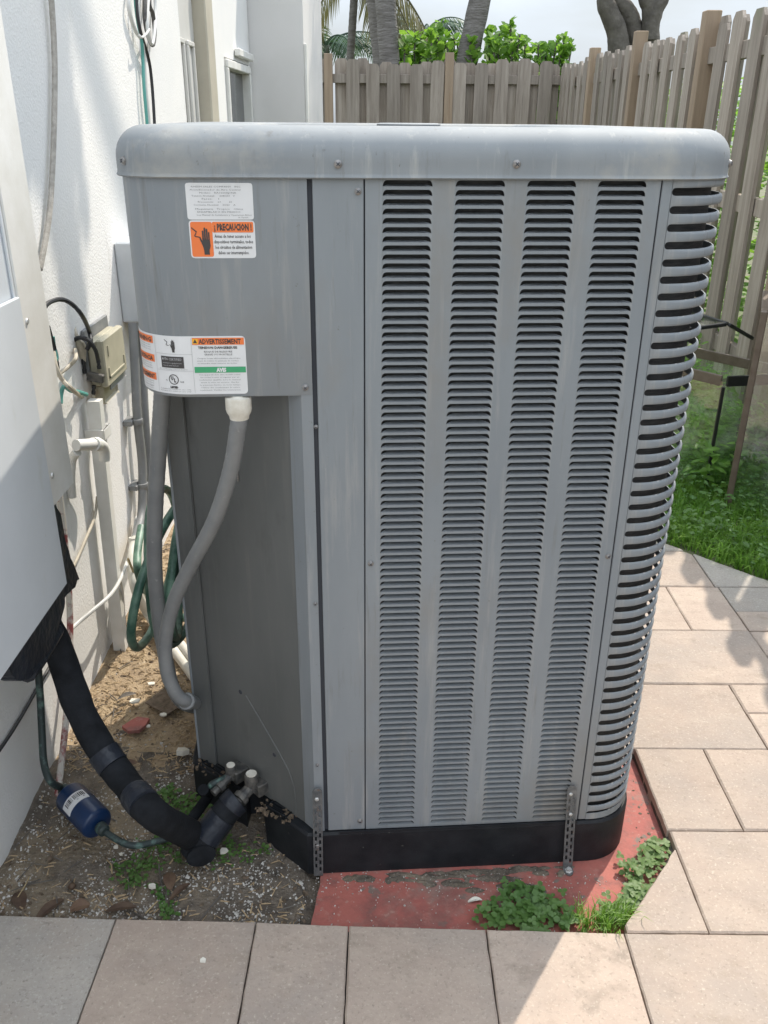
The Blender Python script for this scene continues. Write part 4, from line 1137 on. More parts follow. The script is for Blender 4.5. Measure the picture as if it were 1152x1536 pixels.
mb = MB(); mb.lathe([(.011,Ld+.009),(.014,Ld+.012),(.014,Ld+.030),(.010,Ld+.034)], 12, m4); own(mb.obj('flare_nut', M['copper_patina'], None, True, 40), ct2)
mb = MB(); mb.tube(smooth_path([G(266,1252,.025),G(288,1228,.036),G(314,1190,.056),v1w+Vector((-.045,-.032,-.006))],6), .0125, 10); own(mb.obj('foam_sleeve', M['foam'], None, True), ct2)

# red and white painted strip against the wall
rs = thing('trim_strip', WX(86,1228,-.80), 'narrow red and white painted strip standing against the wall behind the black pipe', 'trim strip')
mb = MB(); mb.tube(smooth_path([WX(84,700,-.825),WX(96,800,-.825),WX(104,900,-.825),WX(105,960,-.825),WX(103,1020,-.82),WX(97,1100,-.81),WX(88,1180,-.80),WX(80,1236,-.79)],5), .0088, 8); own(mb.obj('strip', M['red_white'], None, True, 60), rs)
bw = thing('black_wire', WX(0,1125,-.838), 'black wire running diagonally over the wall below the white panel', 'wire')
mb = MB(); mb.tube(smooth_path([WX(-60,1205,-.838),WX(0,1124,-.838),WX(30,1078,-.838),WX(62,1022,-.838),WX(84,985,-.838)],5), .0042, 8); own(mb.obj('wire', M['cable_black'], None, True), bw)

# ------------------------------------------------------------------ rope, cables and boxes on the wall
rp = thing('rope', WX(80,100,-.835), 'frayed beige rope hanging in a long loop on the white wall', 'rope')
mb = MB(); mb.tube(smooth_path([WX(70,-60,-.825),WX(77,0,-.828),WX(82,100,-.83),WX(80,220,-.83),WX(74,320,-.83),WX(62,392,-.832),WX(58,402,-.834),WX(50,382,-.834),WX(32,352,-.834),WX(14,320,-.834)],7), .0075, 8); own(mb.obj('strand', M['rope'], None, True), rp)
def tubes(root, lst, seg=8):
    for name, pts, r, mt in lst:
        mb = MB(); mb.tube(smooth_path(pts,7), r, seg); own(mb.obj(name, M[mt], None, True), root)
ccx = -.83
cc_ = thing('cable_coil', WX(215,60,ccx), 'coiled teal, white and black cables tied up high on the wall above the unit', 'cable coil')
tubes(cc_, [('cable',[WX(198,-40,ccx),WX(193,0,ccx),WX(196,25,ccx),WX(204,48,ccx),WX(212,60,ccx+.005),WX(216,90,ccx),WX(219,140,ccx),WX(224,190,ccx),WX(232,290,ccx)],.0065,'cable_white'),
 ('cable',[WX(204,-40,ccx),WX(203,0,ccx),WX(207,35,ccx),WX(212,58,ccx+.008),WX(214,85,ccx+.004),WX(216,130,ccx+.004),WX(221,190,ccx+.004),WX(229,290,ccx)],.0055,'cable_teal'),
 ('cable',[WX(219,-40,ccx),WX(217,0,ccx),WX(218,35,ccx),WX(225,62,ccx),WX(230,66,ccx),WX(232,45,ccx),WX(229,20,ccx),WX(224,5,ccx),WX(226,-40,ccx)],.0075,'steel'),
 ('cable',[WX(231,-40,ccx),WX(233,10,ccx),WX(232,45,ccx+.008),WX(228,66,ccx+.008),WX(222,50,ccx+.008),WX(221,20,ccx+.006),WX(225,-30,ccx)],.006,'cable_white'),
 ('cable',[WX(205,-30,ccx+.01),WX(206,20,ccx+.01),WX(212,52,ccx+.012),WX(219,74,ccx+.006),WX(225,100,ccx+.004),WX(229,140,ccx+.004),WX(232,190,ccx+.004),WX(237,290,ccx)],.0055,'cable_black'),
 ('tie',[WX(208,52,ccx+.015),WX(213,56,ccx+.022),WX(220,50,ccx+.022),WX(224,44,ccx+.012)],.004,'cable_white')])

jy = WX(121,500,WXL).y
jx = WY(154,512,jy).x; jz1 = WY(154,512,jy).z; jz0 = WY(163,580,jy).z; jy1 = WX(182,480,jx).y
jb = thing('junction_box', ((jx+WXL)/2, (jy+jy1)/2, jz0), 'beige plastic telephone junction box on the white wall left of the unit', 'junction box')
mb = MB(); mb.bbox((WXL+.012,jy,jz0),(jx-.022,jy1,jz1),.004); own(mb.obj('housing', M['beige_plastic']), jb)
mb = MB(); mb.bbox((jx-.021,jy-.003,jz0-.003),(jx,jy1+.003,jz1+.003),.004); ld_ = own(mb.obj('cover', M['beige_plastic']), jb)
mb = MB(); jm = (jz0+jz1)/2
for q in ((jy+.02,jz0+.02,jy1-.02,jz0+.024),(jy+.02,jz0+.02,jy+.024,jz0+.05),(jy1-.024,jz0+.02,jy1-.02,jz0+.05),(jy+.03,jz1-.05,jy+.034,jz1-.02)): mb.box((jx-.001,q[0],q[1]),(jx+.0035,q[2],q[3]))
mb.obj('cover_rib', M['beige_plastic'], ld_)
mb = MB(); mb.bbox((WXL+.001,jy-.004,jz0+.03),(WXL+.0115,jy1+.02,jz1+.03),.002); own(mb.obj('back_plate', M['grey_plastic']), jb)
mb = MB(); mb.bbox((WXL+.03,jy+.02,jz0-.06),(jx-.03,jy1-.04,jz0-.0005),.006); own(mb.obj('cable_entry', M['beige_plastic']), jb)
mb = MB(); mb.bbox((WXL+.045,jy+.05,jz0-.025),(jx-.01,jy1+.012,jz0-.004),.003); own(mb.obj('latch', M['grey_plastic']), jb)
fy = jy-.012
P_ = lambda px, py, dy=0: WY(px, py, fy+dy)
bl = thing('ground_block', P_(143,568), 'small steel splitter with coax fittings hanging in front of the beige box', 'cable splitter')
mt4 = Matrix.Translation(P_(143,566,-.012))
mb = MB(); mb.bbox((-.022,-.008,-.012),(.024,.008,.012),.002,mt4 @ Matrix.Rotation(R(12),4,'Y')); own(mb.obj('splitter', M['steel'], None), bl)
for (px, py, px2, py2) in ((127,560,125,538),(149,553,147,538),(141,578,140,592)):
    a = P_(px,py,-.012); c = P_(px2,py2,-.012)
    mb = MB(); d0 = c-a; L_ = d0.length; mb.lathe([(.0062,0),(.0062,L_*.3),(.0045,L_*.32),(.0045,L_*.6),(.006,L_*.62),(.006,L_*.9),(.004,L_)], 8, Matrix.Translation(a) @ basis(d0)); own(mb.obj('coax_fitting', M['cable_black'], None, True, 35), bl)
cbk = thing('black_cable', P_(135,510), 'black coaxial cable arching over to the splitter by the beige box', 'cable')
tubes(cbk, [('cable',[WX(62,470,-.80),WX(72,455,-.80),WX(92,449,-.79),WX(110,458,-.775),WX(124,475,-.765),P_(133,495,-.02),P_(136,512,-.03),P_(130,525,-.04)],.0058,'cable_black'),
 ('cable',[P_(147,540,-.012),P_(143,525,-.03),P_(132,510,-.04),P_(117,507,-.04),P_(104,518,-.035),P_(101,532,-.03),P_(107,542,-.02),P_(120,541,-.012)],.0058,'cable_black')])
cb2 = thing('cream_cable', P_(120,580), 'cream cable looping below the beige box towards the white cover', 'cable')
tubes(cb2, [('cable',[WX(80,528,-.80),WX(84,550,-.79),WX(94,570,-.78),WX(108,584,-.77),P_(124,596,-.02),P_(136,600,-.015),P_(141,592,-.012)],.0058,'cable_cream'),
 ('cable',[P_(108,488,-.02),P_(114,504,-.03),P_(120,520,-.03),P_(124,536,-.015)],.0075,'cable_cream'),
 ('cable',[WX(78,568,-.82),WX(92,558,-.81),WX(105,548,-.80),WX(114,536,-.79),P_(112,520,-.01),P_(116,512,-.02),P_(126,518,-.02),P_(126,545,-.01)],.005,'cable_cream')])
tw = thing('teal_tie', WX(93,590,-.83), 'teal twist of plastic tied to the cables below the beige box', 'cable tie')
tubes(tw, [('strip',[WX(91,605,-.82),WX(92,590,-.82),WX(96,580,-.815),WX(106,586,-.815),WX(118,588,-.815),WX(130,592,-.81)],.0055,'cable_teal'),('strip',[WX(78,505,-.82),WX(80,520,-.82),WX(84,535,-.815),WX(82,540,-.815)],.007,'cable_teal')])
bcn = thing('dark_connector', WX(78,505,-.82), 'dark cable connector hanging beside the white cover edge', 'connector')
tubes(bcn, [('connector',[WX(71,490,-.82),WX(76,508,-.82),WX(80,522,-.82),WX(84,545,-.815),WX(86,560,-.815)],.0075,'cable_black')])

# white rectangular downpipe with its elbow pipe
dpx = WXL+.034
dp = thing('downpipe', WX(180,962,dpx), 'white square pipe running down the wall from the beige box to the ground', 'pipe')
ptop = WX(142,600,dpx); pbot = WX(180,962,dpx)
ycen = (ptop.y+pbot.y)/2
mb = MB(); d_ = pbot-ptop
mb.loft([[p+Vector((sx*.018,sy*.016,0)) for sx, sy in ((-1,-1),(1,-1),(1,1),(-1,1))] for p in (ptop, ptop+d_*.5, pbot-Vector((0,0,.03)))]); own(mb.obj('pipe', M['white_paint'], None), dp)
sp3 = WX(149,648,dpx)
mb = MB(); mb.bbox((WXL+.001,-.030,-.016),(dpx+.0205,-.0225,.016),.002,Matrix.Translation((0,sp3.y,sp3.z))); mb.bbox((WXL+.001,.0225,-.016),(dpx+.0205,.030,.016),.002,Matrix.Translation((0,sp3.y,sp3.z))); mb.bbox((dpx+.0205,-.030,-.016),(dpx+.024,.030,.016),.0015,Matrix.Translation((0,sp3.y,sp3.z))); own(mb.obj('pipe_strap', M['white_paint'], None), dp)
we = thing('elbow_pipe', WX(130,668,-.79), 'short white elbow pipe joining the square pipe at knee height', 'pipe')
e0 = WX(155,668,-.775)
tubes(we, [('pipe',[WX(114,668,-.80),WX(130,667,-.785),WX(148,666,-.775),WX(156,674,-.772),WX(157,690,-.775)],.0155,'white_paint')], 12)
mb = MB(); mb.lathe([(.019,0),(.020,.004),(.020,.026),(.018,.03)], 12, Matrix.Translation(WX(140,666.5,-.778)) @ basis(WX(156,666,-.775)-WX(140,666.5,-.778))); own(mb.obj('collar', M['white_paint'], None, True, 40), we)
tubes(we, [('pipe',[WX(116,678,-.80),WX(108,690,-.82),WX(106,720,-.83),WX(108,745,-.835)],.012,'white_paint')], 10)
wc = thing('white_cable', WX(120,900,-.83), 'thin grey white cable sagging across the wall past the square pipe', 'cable')
tubes(wc, [('cable',[WX(98,952,-.835),WX(115,936,-.83),WX(140,915,-.80),WX(165,893,-.775),WX(180,870,-.78),WX(190,845,-.80),WX(198,815,-.82),WX(205,775,-.83)],.0055,'cable_white'),
 ('cable',[WX(180,868,-.78),WX(184,890,-.79),WX(186,920,-.80),WX(188,935,-.80)],.004,'cable_white')])
wc2 = thing('white_cable', WX(130,800,-.835), 'thin cream cable drooping down the wall beside the white cover', 'cable')
tubes(wc2, [('cable',[WX(146,745,-.835),WX(142,775,-.83),WX(128,810,-.83),WX(116,838,-.83),WX(110,850,-.832)],.0045,'cable_cream')])

# grey disconnect box with two conduits
bx = -.775
a = WX(176,362,WXL); 
db = thing('disconnect_box', WX(185,480,bx), 'grey electrical box on the wall half hidden behind the unit', 'electrical box')
by0 = WX(176,420,WXL).y; bz1 = WX(178,364,WXL+.02).z; bz0 = WX(196,486,WXL+.03).z
mb = MB(); mb.bbox((WXL+.001,by0,bz0),(WXL+.085,by0+.22,bz1),.005); own(mb.obj('box_body', M['grey_box'], None), db)
mb = MB(); mb.bbox((WXL+.0855,by0-.006,bz0+.0),(WXL+.094,by0+.226,bz1+.004),.003); own(mb.obj('box_door', M['grey_box'], None), db)
mb = MB(); mb.bbox((WXL+.02,by0+.02,bz0-.03),(WXL+.08,by0+.16,bz0-.0005),.004); own(mb.obj('conduit_hub', M['grey_box'], None), db)
for q, (dx, lab) in enumerate(((0,'grey conduit nearest the square white pipe, bending at a white joint'),(1,'second grey conduit close beside the unit on the wall'))):
    ox = q*.055
    X_ = -.805+q*.004
    pts = [WX(199+q*13,484,X_),WX(203+q*12,560,X_),WX(206+q*12,625,X_),WX(213+q*10,690,X_),WX(214+q*10,735,X_),WX(212+q*8,775,X_),WX(203+q*5,810,X_+.01)]
    cdt = thing('conduit', WX(203+q*12,560,X_), lab, 'conduit', 'grey wall conduits')
    mb = MB(); mb.tube(smooth_path(pts,7), .0145 if q == 0 else .0125, 12); own(mb.obj('pipe', M['grey_plastic'], None, True), cdt)
    if q == 0:
        for px, py, r in ((206,632,.018),(214,728,.0185)):
            c = WX(px,py,X_); mb = MB(); mb.lathe([(r,-.009),(r*1.06,-.006),(r*1.06,.006),(r,.009)],12,Matrix.Translation(c)); own(mb.obj('coupling', M['grey_plastic'], None, True, 40), cdt)
            mb = MB(); mb.bbox((WXL+.001,-.03,-.009),(X_-.010,.03,.009),.002,Matrix.Translation((0,c.y,c.z))); own(mb.obj('clip', M['grey_plastic'], None), cdt)
wp = thing('white_hose', WX(206,815,-.79), 'white pipe from the grey conduit curving over the soil behind the unit', 'pipe')
tubes(wp, [('pipe',[WX(203,808,-.795),WX(198,845,-.785),WX(204,885,-.765),G(222,920,.05),G(248,960,.02),G(272,990,.0),G(300,1028,-.01)],.0155,'white_pvc')], 12)
c = WX(202,811,-.795); mb = MB(); mb.lathe([(.0175,-.011),(.019,-.008),(.019,.008),(.0175,.011)],12,Matrix.Translation(c)@basis((0,.25,1))); own(mb.obj('joint_ring', M['white_pvc'], None, True, 40), wp)
wp2 = thing('white_hose', G(250,955,.0), 'second white pipe lying on the soil alongside the first towards the unit', 'pipe')
tubes(wp2, [('pipe',[WX(214,800,-.79),WX(206,850,-.77),G(216,905,.06),G(238,930,.03),G(262,955,.02),G(290,990,.01)],.0135,'white_pvc')], 12)
tubes(wp2, [('wire',[WX(192,838,-.78),WX(202,862,-.77),WX(210,880,-.765),G(222,896,.06)],.004,'straw')], 6)

# green garden hose in loose loops behind the unit
gh = thing('garden_hose', G(245,915,0), 'green garden hose coiled in loose loops on the soil behind the conduits', 'garden hose')
hc = WX(258,845,-.53); random.seed(3)
pts = []
for k in range(46):
    a = 2*math.pi*k/11.0
    rr = .19+.02*math.sin(k*.7)
    pts.append(hc+Vector((.05*math.sin(k*.37)+.02*math.sin(a), rr*math.cos(a)*1.1+.02*math.sin(k*1.3), rr*math.sin(a)*.95)))
mb = MB(); mb.tube(smooth_path(pts,4), .0108, 9); own(mb.obj('hose', M['hose'], None, True), gh)
mb = MB(); mb.tube(smooth_path([WX(212,790,-.75),WX(206,830,-.74),WX(208,860,-.73),G(222,895,.06),G(250,915,.03),G(285,930,.02)],6), .0125, 9); own(mb.obj('hose', M['hose'], None, True), gh)

# ------------------------------------------------------------------ flexible conduits to the control box
f0 = G(243,588,1.075); f1_ = G(357,594,1.066)
def flex(root, pts, r):
    sp = smooth_path(pts, 16); rr = [r*(1+.018*math.sin(i*2.3)) for i in range(len(sp))]
    mb = MB(); mb.tube(sp, rr, 14); own(mb.obj('conduit', M['grey_plastic'], None, True), root)
fc = thing('flexible_conduit', f0, 'straighter grey flexible conduit hanging from the left end of the control box', 'conduit', 'grey flexible conduits')
flex(fc, [WY(244,570,1.60),WY(243,600,1.60),WY(239,660,1.61),WY(233,760,1.63),WY(232,850,1.65),WY(239,930,1.67),WY(248,985,1.68),WY(258,1028,1.68),WY(272,1052,1.70),WY(290,1060,1.76),WY(310,1060,1.86)], .0165)
fc2 = thing('flexible_conduit', f1_, 'grey flexible conduit swinging left from the white connector under the label', 'conduit', 'grey flexible conduits')
ya = f1_.y
flex(fc2, [f1_+Vector((0,0,-.03)),WY(357,640,ya),WY(346,705,ya+.02),WY(322,780,ya+.05),WY(288,845,ya+.09),WY(262,900,ya+.12),WY(249,955,ya+.14),WY(250,1005,ya+.145),WY(264,1040,ya+.145),WY(280,1052,ya+.16),WY(294,1054,ya+.23),WY(312,1054,ya+.34)], .0148)
c_e = WY(281,1052,ya+.165); mb = MB(); mb.lathe([(.0185,-.012),(.020,-.009),(.020,.010),(.0185,.013)], 12, Matrix.Translation(c_e) @ basis(WY(294,1054,ya+.23)-c_e)); own(mb.obj('end_fitting', M['grey_plastic'], None, True, 40), fc2)
mb = MB(); mb.lathe([(.012,.002),(.014,0),(.0215,-.001),(.0225,-.004),(.0225,-.022),(.021,-.028),(.0175,-.034),(.0165,-.040)][::1], 18, Matrix.Translation(f1_)); own(mb.obj('connector', M['chip'], None, True, 40), fc2)

# ------------------------------------------------------------------ old glass tanks on the lawn
def pane(root, p0, p1, p2, p3, t=.006):
    # quad p0..p3 thickened along its normal
    P = [Vector(p) for p in (p0,p1,p2,p3)]; n_ = (P[1]-P[0]).cross(P[3]-P[0]).normalized()*t
    mb = MB(); mb.add(P+[p+n_ for p in P], ((0,1,2,3),(7,6,5,4),(0,4,5,1),(1,5,6,2),(2,6,7,3),(3,7,4,0)))
    return mb.obj('glass_pane', M['glass'], root)
def bar(root, a, c, w_, h_, mt, name='trim', up=(0,0,1)):
    a, c = Vector(a), Vector(c); d = c-a; L_ = d.length
    m4 = Matrix.Translation(a) @ basis(d, up)
    mb = MB(); mb.bbox((-h_/2,-w_/2,0),(h_/2,w_/2,L_),min(w_,h_)*.15,m4); return mb.obj(name, M[mt], root)
# tank standing on its end: its open bronze frame faces the unit
ta = thing('glass_tank', (0,0,0), 'tall glass tank standing on its end with its bronze frame towards the unit', 'glass tank')
A0 = G(1091,762,0); zt_ = WY(1123,466,A0.y).z
a0 = Vector((A0.x,A0.y,.0)); ex_ = Vector((.925,-.38,0)).normalized(); ey_ = Vector((-ex_.y,ex_.x,0))
TW, TD = .62, .46
c00, c10, c11, c01 = a0, a0+ex_*TW, a0+ex_*TW+ey_*TD, a0+ey_*TD
up = Vector((0,0,zt_))
e_ = .004
ta.location = a0
def tr(o): return own(o, ta)
I = [c00+ex_*.012+ey_*.008, c10-ex_*.004+ey_*.008, c11-ex_*.004-ey_*.008, c01+ex_*.012-ey_*.008]
for i, j in ((0,1),(1,2),(2,3)):
    tr(pane(None, I[i]+Vector((0,0,.012)), I[j]+Vector((0,0,.012)), I[j]+up-Vector((0,0,.012)), I[i]+up-Vector((0,0,.012))))
for z in (.006, zt_-.012): tr(pane(None, *[p+Vector((0,0,z)) for p in I], t=.006))
for p in (c00, c01): tr(bar(None, p-Vector((0,0,.05)), p+up, .026, .026, 'bronze', up=ex_))
tr(bar(None, c00+up+ey_*.0135-Vector((0,0,.013)), c01+up-ey_*.0135-Vector((0,0,.013)), .026, .026, 'bronze')); tr(bar(None, c00+ey_*.0135+Vector((0,0,.013)), c01-ey_*.0135+Vector((0,0,.013)), .026, .026, 'bronze'))
tr(bar(None, c00+up+ex_*.0135-Vector((0,0,.004)), c10+up-Vector((0,0,.004)), .018, .022, 'bronze'))
tr(bar(None, c10+ey_*.004+Vector((0,0,.0)), c10+ey_*.004+up-Vector((0,0,.013)), .012, .012, 'black_trim')); tr(bar(None, c11-ey_*.004, c11-ey_*.004+up-Vector((0,0,.013)), .007, .007, 'black_trim'))
tr(bar(None, c00+up*.62+ex_*.02+ey_*.02, c10+up*.62-ex_*.01+ey_*.02, .035, .010, 'bronze', 'brace')) if False else None
# low tank behind with its black rim
B0 = G(1057,738,0)
zb2 = WY(1068,572,B0.y).z
tb = thing('glass_tank', B0, 'lower glass tank with a dark rim standing behind the tall one', 'glass tank')
tbw = lambda o: own(o, tb)
bx_ = Vector((.985,.17,0)).normalized(); by_ = Vector((-.64,.77,0)).normalized()
b00 = B0; b10 = B0+bx_*.40; b01 = B0+by_*.80; b11 = b10+by_*.80
upb = Vector((0,0,zb2)); Q = [b00,b10,b11,b01]
for i, j in ((0,1),(1,2),(2,3),(3,0)):
    tbw(pane(None, Q[i]+Vector((0,0,.01)), Q[j]+Vector((0,0,.01)), Q[j]+upb, Q[i]+upb))
for i, j in ((0,1),(1,2),(2,3),(3,0)):
    dd = (Q[j]-Q[i]).normalized()*.012
    tbw(bar(None, Q[i]+upb+dd, Q[j]+upb-dd, .014, .045 if i != 2 else .010, 'black_trim' if (i,j) == (0,1) else 'bronze'))
    tbw(bar(None, Q[i]-Vector((0,0,.02)), Q[i]+upb-Vector((0,0,.0235)), .014, .014, 'black_trim', 'corner_seal', up=(1,0,0)))
# glass lid propped above the low tank
L0, L1, L2, L3 = WY(1046,500,3.55), WY(1092,486,3.62), WY(1117,503,3.72), WY(1050,474,4.05)
gl_ = thing('glass_sheet', L0, 'dark framed sheet of glass resting above the lower tank', 'glass sheet')
for p, q, w_ in ((L0+Vector((-.3,0,-.02)),L1,.016),(L3+Vector((-.05,0,.02)),L1,.014),(L1,L2+Vector((.05,.02,-.02)),.014)):
    d_ = (q-p).normalized()*.009; own(bar(None, p+d_, q-d_, w_, w_, 'black_trim'), gl_)
own(pane(None, L0+Vector((-.28,0,-.02)), L1, L3, L3+Vector((-.3,0,0)), .005), gl_)

# ------------------------------------------------------------------ plants
def leafquad(mb, p, d, up, l, w_, cup=.15, n=6):
    d = d.normalized(); s = d.cross(up)
    if s.length < 1e-4: s = d.orthogonal()
    s.normalize(); u_ = s.cross(d)
    if n == 4:
        mb.add([p, p+d*l*.5+s*w_/2+u_*cup*l*.2, p+d*l, p+d*l*.5-s*w_/2+u_*cup*l*.2], ((0,1,2,3),))
        return
    mb.add([p, p+d*l*.28+s*w_*.42+u_*cup*w_, p+d*l*.68+s*w_*.42+u_*cup*w_, p+d*l-u_*cup*w_*.3, p+d*l*.68-s*w_*.42+u_*cup*w_, p+d*l*.28-s*w_*.42+u_*cup*w_, p+d*l*.5],
           ((0,1,6),(1,2,6),(2,3,6),(3,4,6),(4,5,6),(5,0,6)))
def rvec(h=0.0):
    a = random.uniform(0,6.283); return Vector((math.cos(a),math.sin(a),h))
def weed(name, label, spots, r, hgt, n, ls, mt, group=None, cat='weed', shape='round'):
    base = Vector(spots[0]); t = thing(name, base, label, cat, group)
    mb = MB(); sm = MB()
    for _ in range(n):
        s = Vector(random.choice(spots)); rr = r*math.sqrt(random.random()); a = random.uniform(0,6.283)
        if random.random() < .14: rr = r*random.uniform(1,2.1)
        h = max(.003, hgt*random.uniform(.15,1)*(1-.55*min(1,rr/r)))
        p = s+Vector((rr*math.cos(a),rr*math.sin(a),h))
        l = ls*random.uniform(.55,1.25); d = rvec(random.uniform(-.15,.35))
        if shape == 'trefoil':
            a0_ = random.uniform(0,6.28); tl = Vector((random.uniform(-.35,.35),random.uniform(-.5,.2),1)).normalized()
            for k in range(3):
                q = Vector((math.cos(a0_+k*2.09),math.sin(a0_+k*2.09),0)); q = (q-tl*q.dot(tl))
                leafquad(mb, p, q, tl, l*.8, l*.75, .10)
        else: leafquad(mb, p, d, Vector((random.uniform(-.35,.35),random.uniform(-.5,.3),1)), l, l*random.uniform(.65,.95), .12)
        if random.random() < .5: sm.tube([s+Vector((rr*.5*math.cos(a),rr*.5*math.sin(a),-.004)), (s+p)/2+Vector((0,0,h*.2)), p], .0007, 4, False)
    f_ = own(mb.raw('foliage', M[mt], None, smooth=True), t); f_['kind'] = 'stuff'
    if sm.v: own(sm.raw('stem', M[mt]), t)
    return t
random.seed(21)
gs = lambda *pp: [G(x,y,-.025) for x, y in pp]
weed('weed_clump', 'dark green leafy weed clump along the front edge of the red slab', gs((745,1372),(770,1362),(795,1372),(820,1368),(780,1385),(840,1372),(760,1385),(812,1350),(775,1345),(848,1384),(800,1386),(733,1378)), .026, .036, 165, .0170, 'weed', shape='trefoil')
weed('weed_clump', 'pale green weeds growing up the diagonal paver edge in the sun', gs((985,1285),(972,1303),(955,1320),(945,1340),(935,1355),(925,1370),(948,1305),(915,1378),(960,1340),(988,1275)), .022, .028, 170, .0165, 'weed_pale', shape='trefoil')
weed('weed_clump', 'small green weed clump in the soil in front of the black elbow', gs((185,1308),(210,1318),(195,1322),(222,1300),(200,1300)), .022, .02, 110, .0105, 'weed', 'small weeds in the bare soil')
weed('weed_clump', 'green weeds under the blue drier outlet pipe', gs((232,1270),(222,1285),(245,1265),(262,1290)), .022, .022, 90, .0105, 'weed', 'small weeds in the bare soil')
weed('weed_clump', 'tiny weed clump nearest the front pavers', gs((245,1348),(250,1362),(240,1335),(252,1372)), .015, .016, 80, .010, 'weed', 'small weeds in the bare soil')
weed('weed_clump', 'bright weed between the black pipe and the copper pipe', gs((262,1200),(275,1212),(290,1205),(280,1225),(300,1215),(255,1190)), .024, .035, 120, .0135, 'weed', 'small weeds in the bare soil')
weed('weed_clump', 'weeds at the foot of the right black base block', gs((345,1290),(395,1278),(372,1285),(355,1268),(318,1290)), .022, .02, 80, .010, 'weed', 'small weeds in the bare soil')
def blade(mb, p, l, lean, w_):
    a = random.uniform(0,6.283); d = Vector((math.cos(a),math.sin(a),0)); s = Vector((-d.y,d.x,0))*w_/2
    p1 = p+Vector((0,0,l*.55))+d*l*lean*.3; p2 = p+Vector((0,0,l*(.92-.35*lean)))+d*l*lean*.85
    mb.add([p-s,p+s,p1+s*.8,p1-s*.8,p2], ((0,1,2,3),(3,2,4)))
def tuft(label, spots, n, l, mt, r):
    t = thing('grass_tuft', spots[0], label, 'grass tuft')
    mb = MB()
    for _ in range(n):
        s = random.choice(spots)+Vector((random.gauss(0,r),random.gauss(0,r),0))
        blade(mb, s, l*random.uniform(.4,1.2), random.uniform(.2,1.1), .0028)
    f_ = own(mb.raw('blades', M[mt]), t); f_['kind'] = 'stuff'
tuft('fine green grass tuft spilling over the paver edge beside the weeds', gs((870,1382),(890,1385),(905,1388),(920,1386),(935,1378),(880,1392),(910,1395)), 230, .062, 'grass', .010)

# lawn on the right
random.seed(31)
LA, LB = Vector((ga.x,ga.y)), Vector((gb.x,gb.y))
ln = (LB-LA).normalized(); lnn = Vector((ln.y,-ln.x))
def lawn_p():
    u_ = random.uniform(-.2, 1.0); x = random.uniform(.95,1.86); y = 2.2+3.3*random.random()**1.5
    q = Vector((x,y)); dist = (q-LA).dot(lnn)
    if dist < .012+.035*noise.noise(Vector((x*9,y*9,0))): return None
    if x < .6: return None
    return Vector((x,y,-.012))
mb = MB()
for _ in range(30000):
    p = lawn_p()
    if p: blade(mb, p, random.uniform(.035,.11), random.uniform(.25,1.2), random.uniform(.0035,.008))
for _ in range(12000):
    blade(mb, Vector((random.uniform(-.6,1.84), 3.35+6.9*random.random(), -.012)), random.uniform(.04,.12), random.uniform(.25,1.2), random.uniform(.006,.012))
tag(mb.raw('grass', M['grass']), 'lush green grass between the pavers and the fence', 'grass', kind='stuff')
mb = MB()
for _ in range(6500):
    p = lawn_p()
    if p and noise.noise(p*5) > -.15:
        h = random.uniform(.01,.09)*(1.6 if p.y > 2.9 and p.x > 1.3 else 1); d = rvec(random.uniform(-.2,.5)); l = random.uniform(.014,.034)
        leafquad(mb, p+Vector((0,0,h)), d, Vector((random.uniform(-.4,.4),random.uniform(-.5,.3),1)), l, l*.7, .12)
tag(mb.raw('ground_cover', M['weed']), 'broad leafed weeds mixed through the grass', 'weeds', kind='stuff')
mb = MB()
for _ in range(2600):
    p = Vector((random.uniform(1.35,1.84), random.uniform(3.45,5.2), 0)); top_ = .40*(.35+.65*max(0,noise.noise(p*3.1)+.5))
    p.z = random.random()*top_; l = random.uniform(.03,.07)
    leafquad(mb, p, rvec(random.uniform(-.3,.6)), Vector((random.uniform(-.6,.3),random.uniform(-.7,.2),1)), l, l*.5, .12)
tag(mb.raw('undergrowth', M['grass']), 'leafy green plants growing round and behind the glass tanks', 'undergrowth', kind='stuff')
# bright undergrowth beyond the right fence
mb = MB()
for _ in range(9000):
    p = Vector((random.uniform(2.02,2.9), random.uniform(3.0,10.0), random.uniform(-.05,1.75)))
    l = random.uniform(.05,.11); leafquad(mb, p, rvec(random.uniform(-.4,.6)), Vector((random.uniform(-.6,.3),random.uniform(-.6,.3),1)), l, l*.6, .1)
tag(mb.raw('undergrowth', M['shrub']), 'bright green undergrowth showing through the gaps of the right fence', 'undergrowth', kind='stuff')

# ------------------------------------------------------------------ trees behind the far fence
def frond(mb, p, az, length, el0, droop, nl, ll, lw, mbr, hang=.5, twist=0):
    pts = []; d0 = Vector((math.cos(az),math.sin(az),0)); q = Vector(p); e = el0; st = length/12
    for k in range(13):
        pts.append(q.copy()); q = q+(d0*math.cos(e)+Vector((0,0,math.sin(e))))*st; e -= droop/12
    mbr.tube(pts, [.018*(1-.8*k/12)+.003 for k in range(13)], 5, False)
    side = Vector((-d0.y,d0.x,0))
    for k in range(nl):
        t = .12+.86*k/nl; f = t*12; i = min(int(f),11); pt = pts[i].lerp(pts[i+1], f-i); tg = (pts[i+1]-pts[i]).normalized()
        for s in (-1,1):
            L_ = ll*math.sin(math.pi*(.12+.83*t))*random.uniform(.8,1.1)
            dd = (side*s*.8+tg*.55+Vector((0,0,-hang*random.uniform(.6,1.3)))).normalized()
            nn = dd.cross(tg).normalized()
            w_ = tg*lw/2
            mid = pt+dd*L_*.5+Vector((0,0,-.04*L_)); tip = pt+dd*L_+Vector((0,0,-.22*L_))
            mb.add([pt-w_*.5,pt+w_*.5,mid+w_,mid-w_,tip], ((0,1,2,3),(3,2,4)))
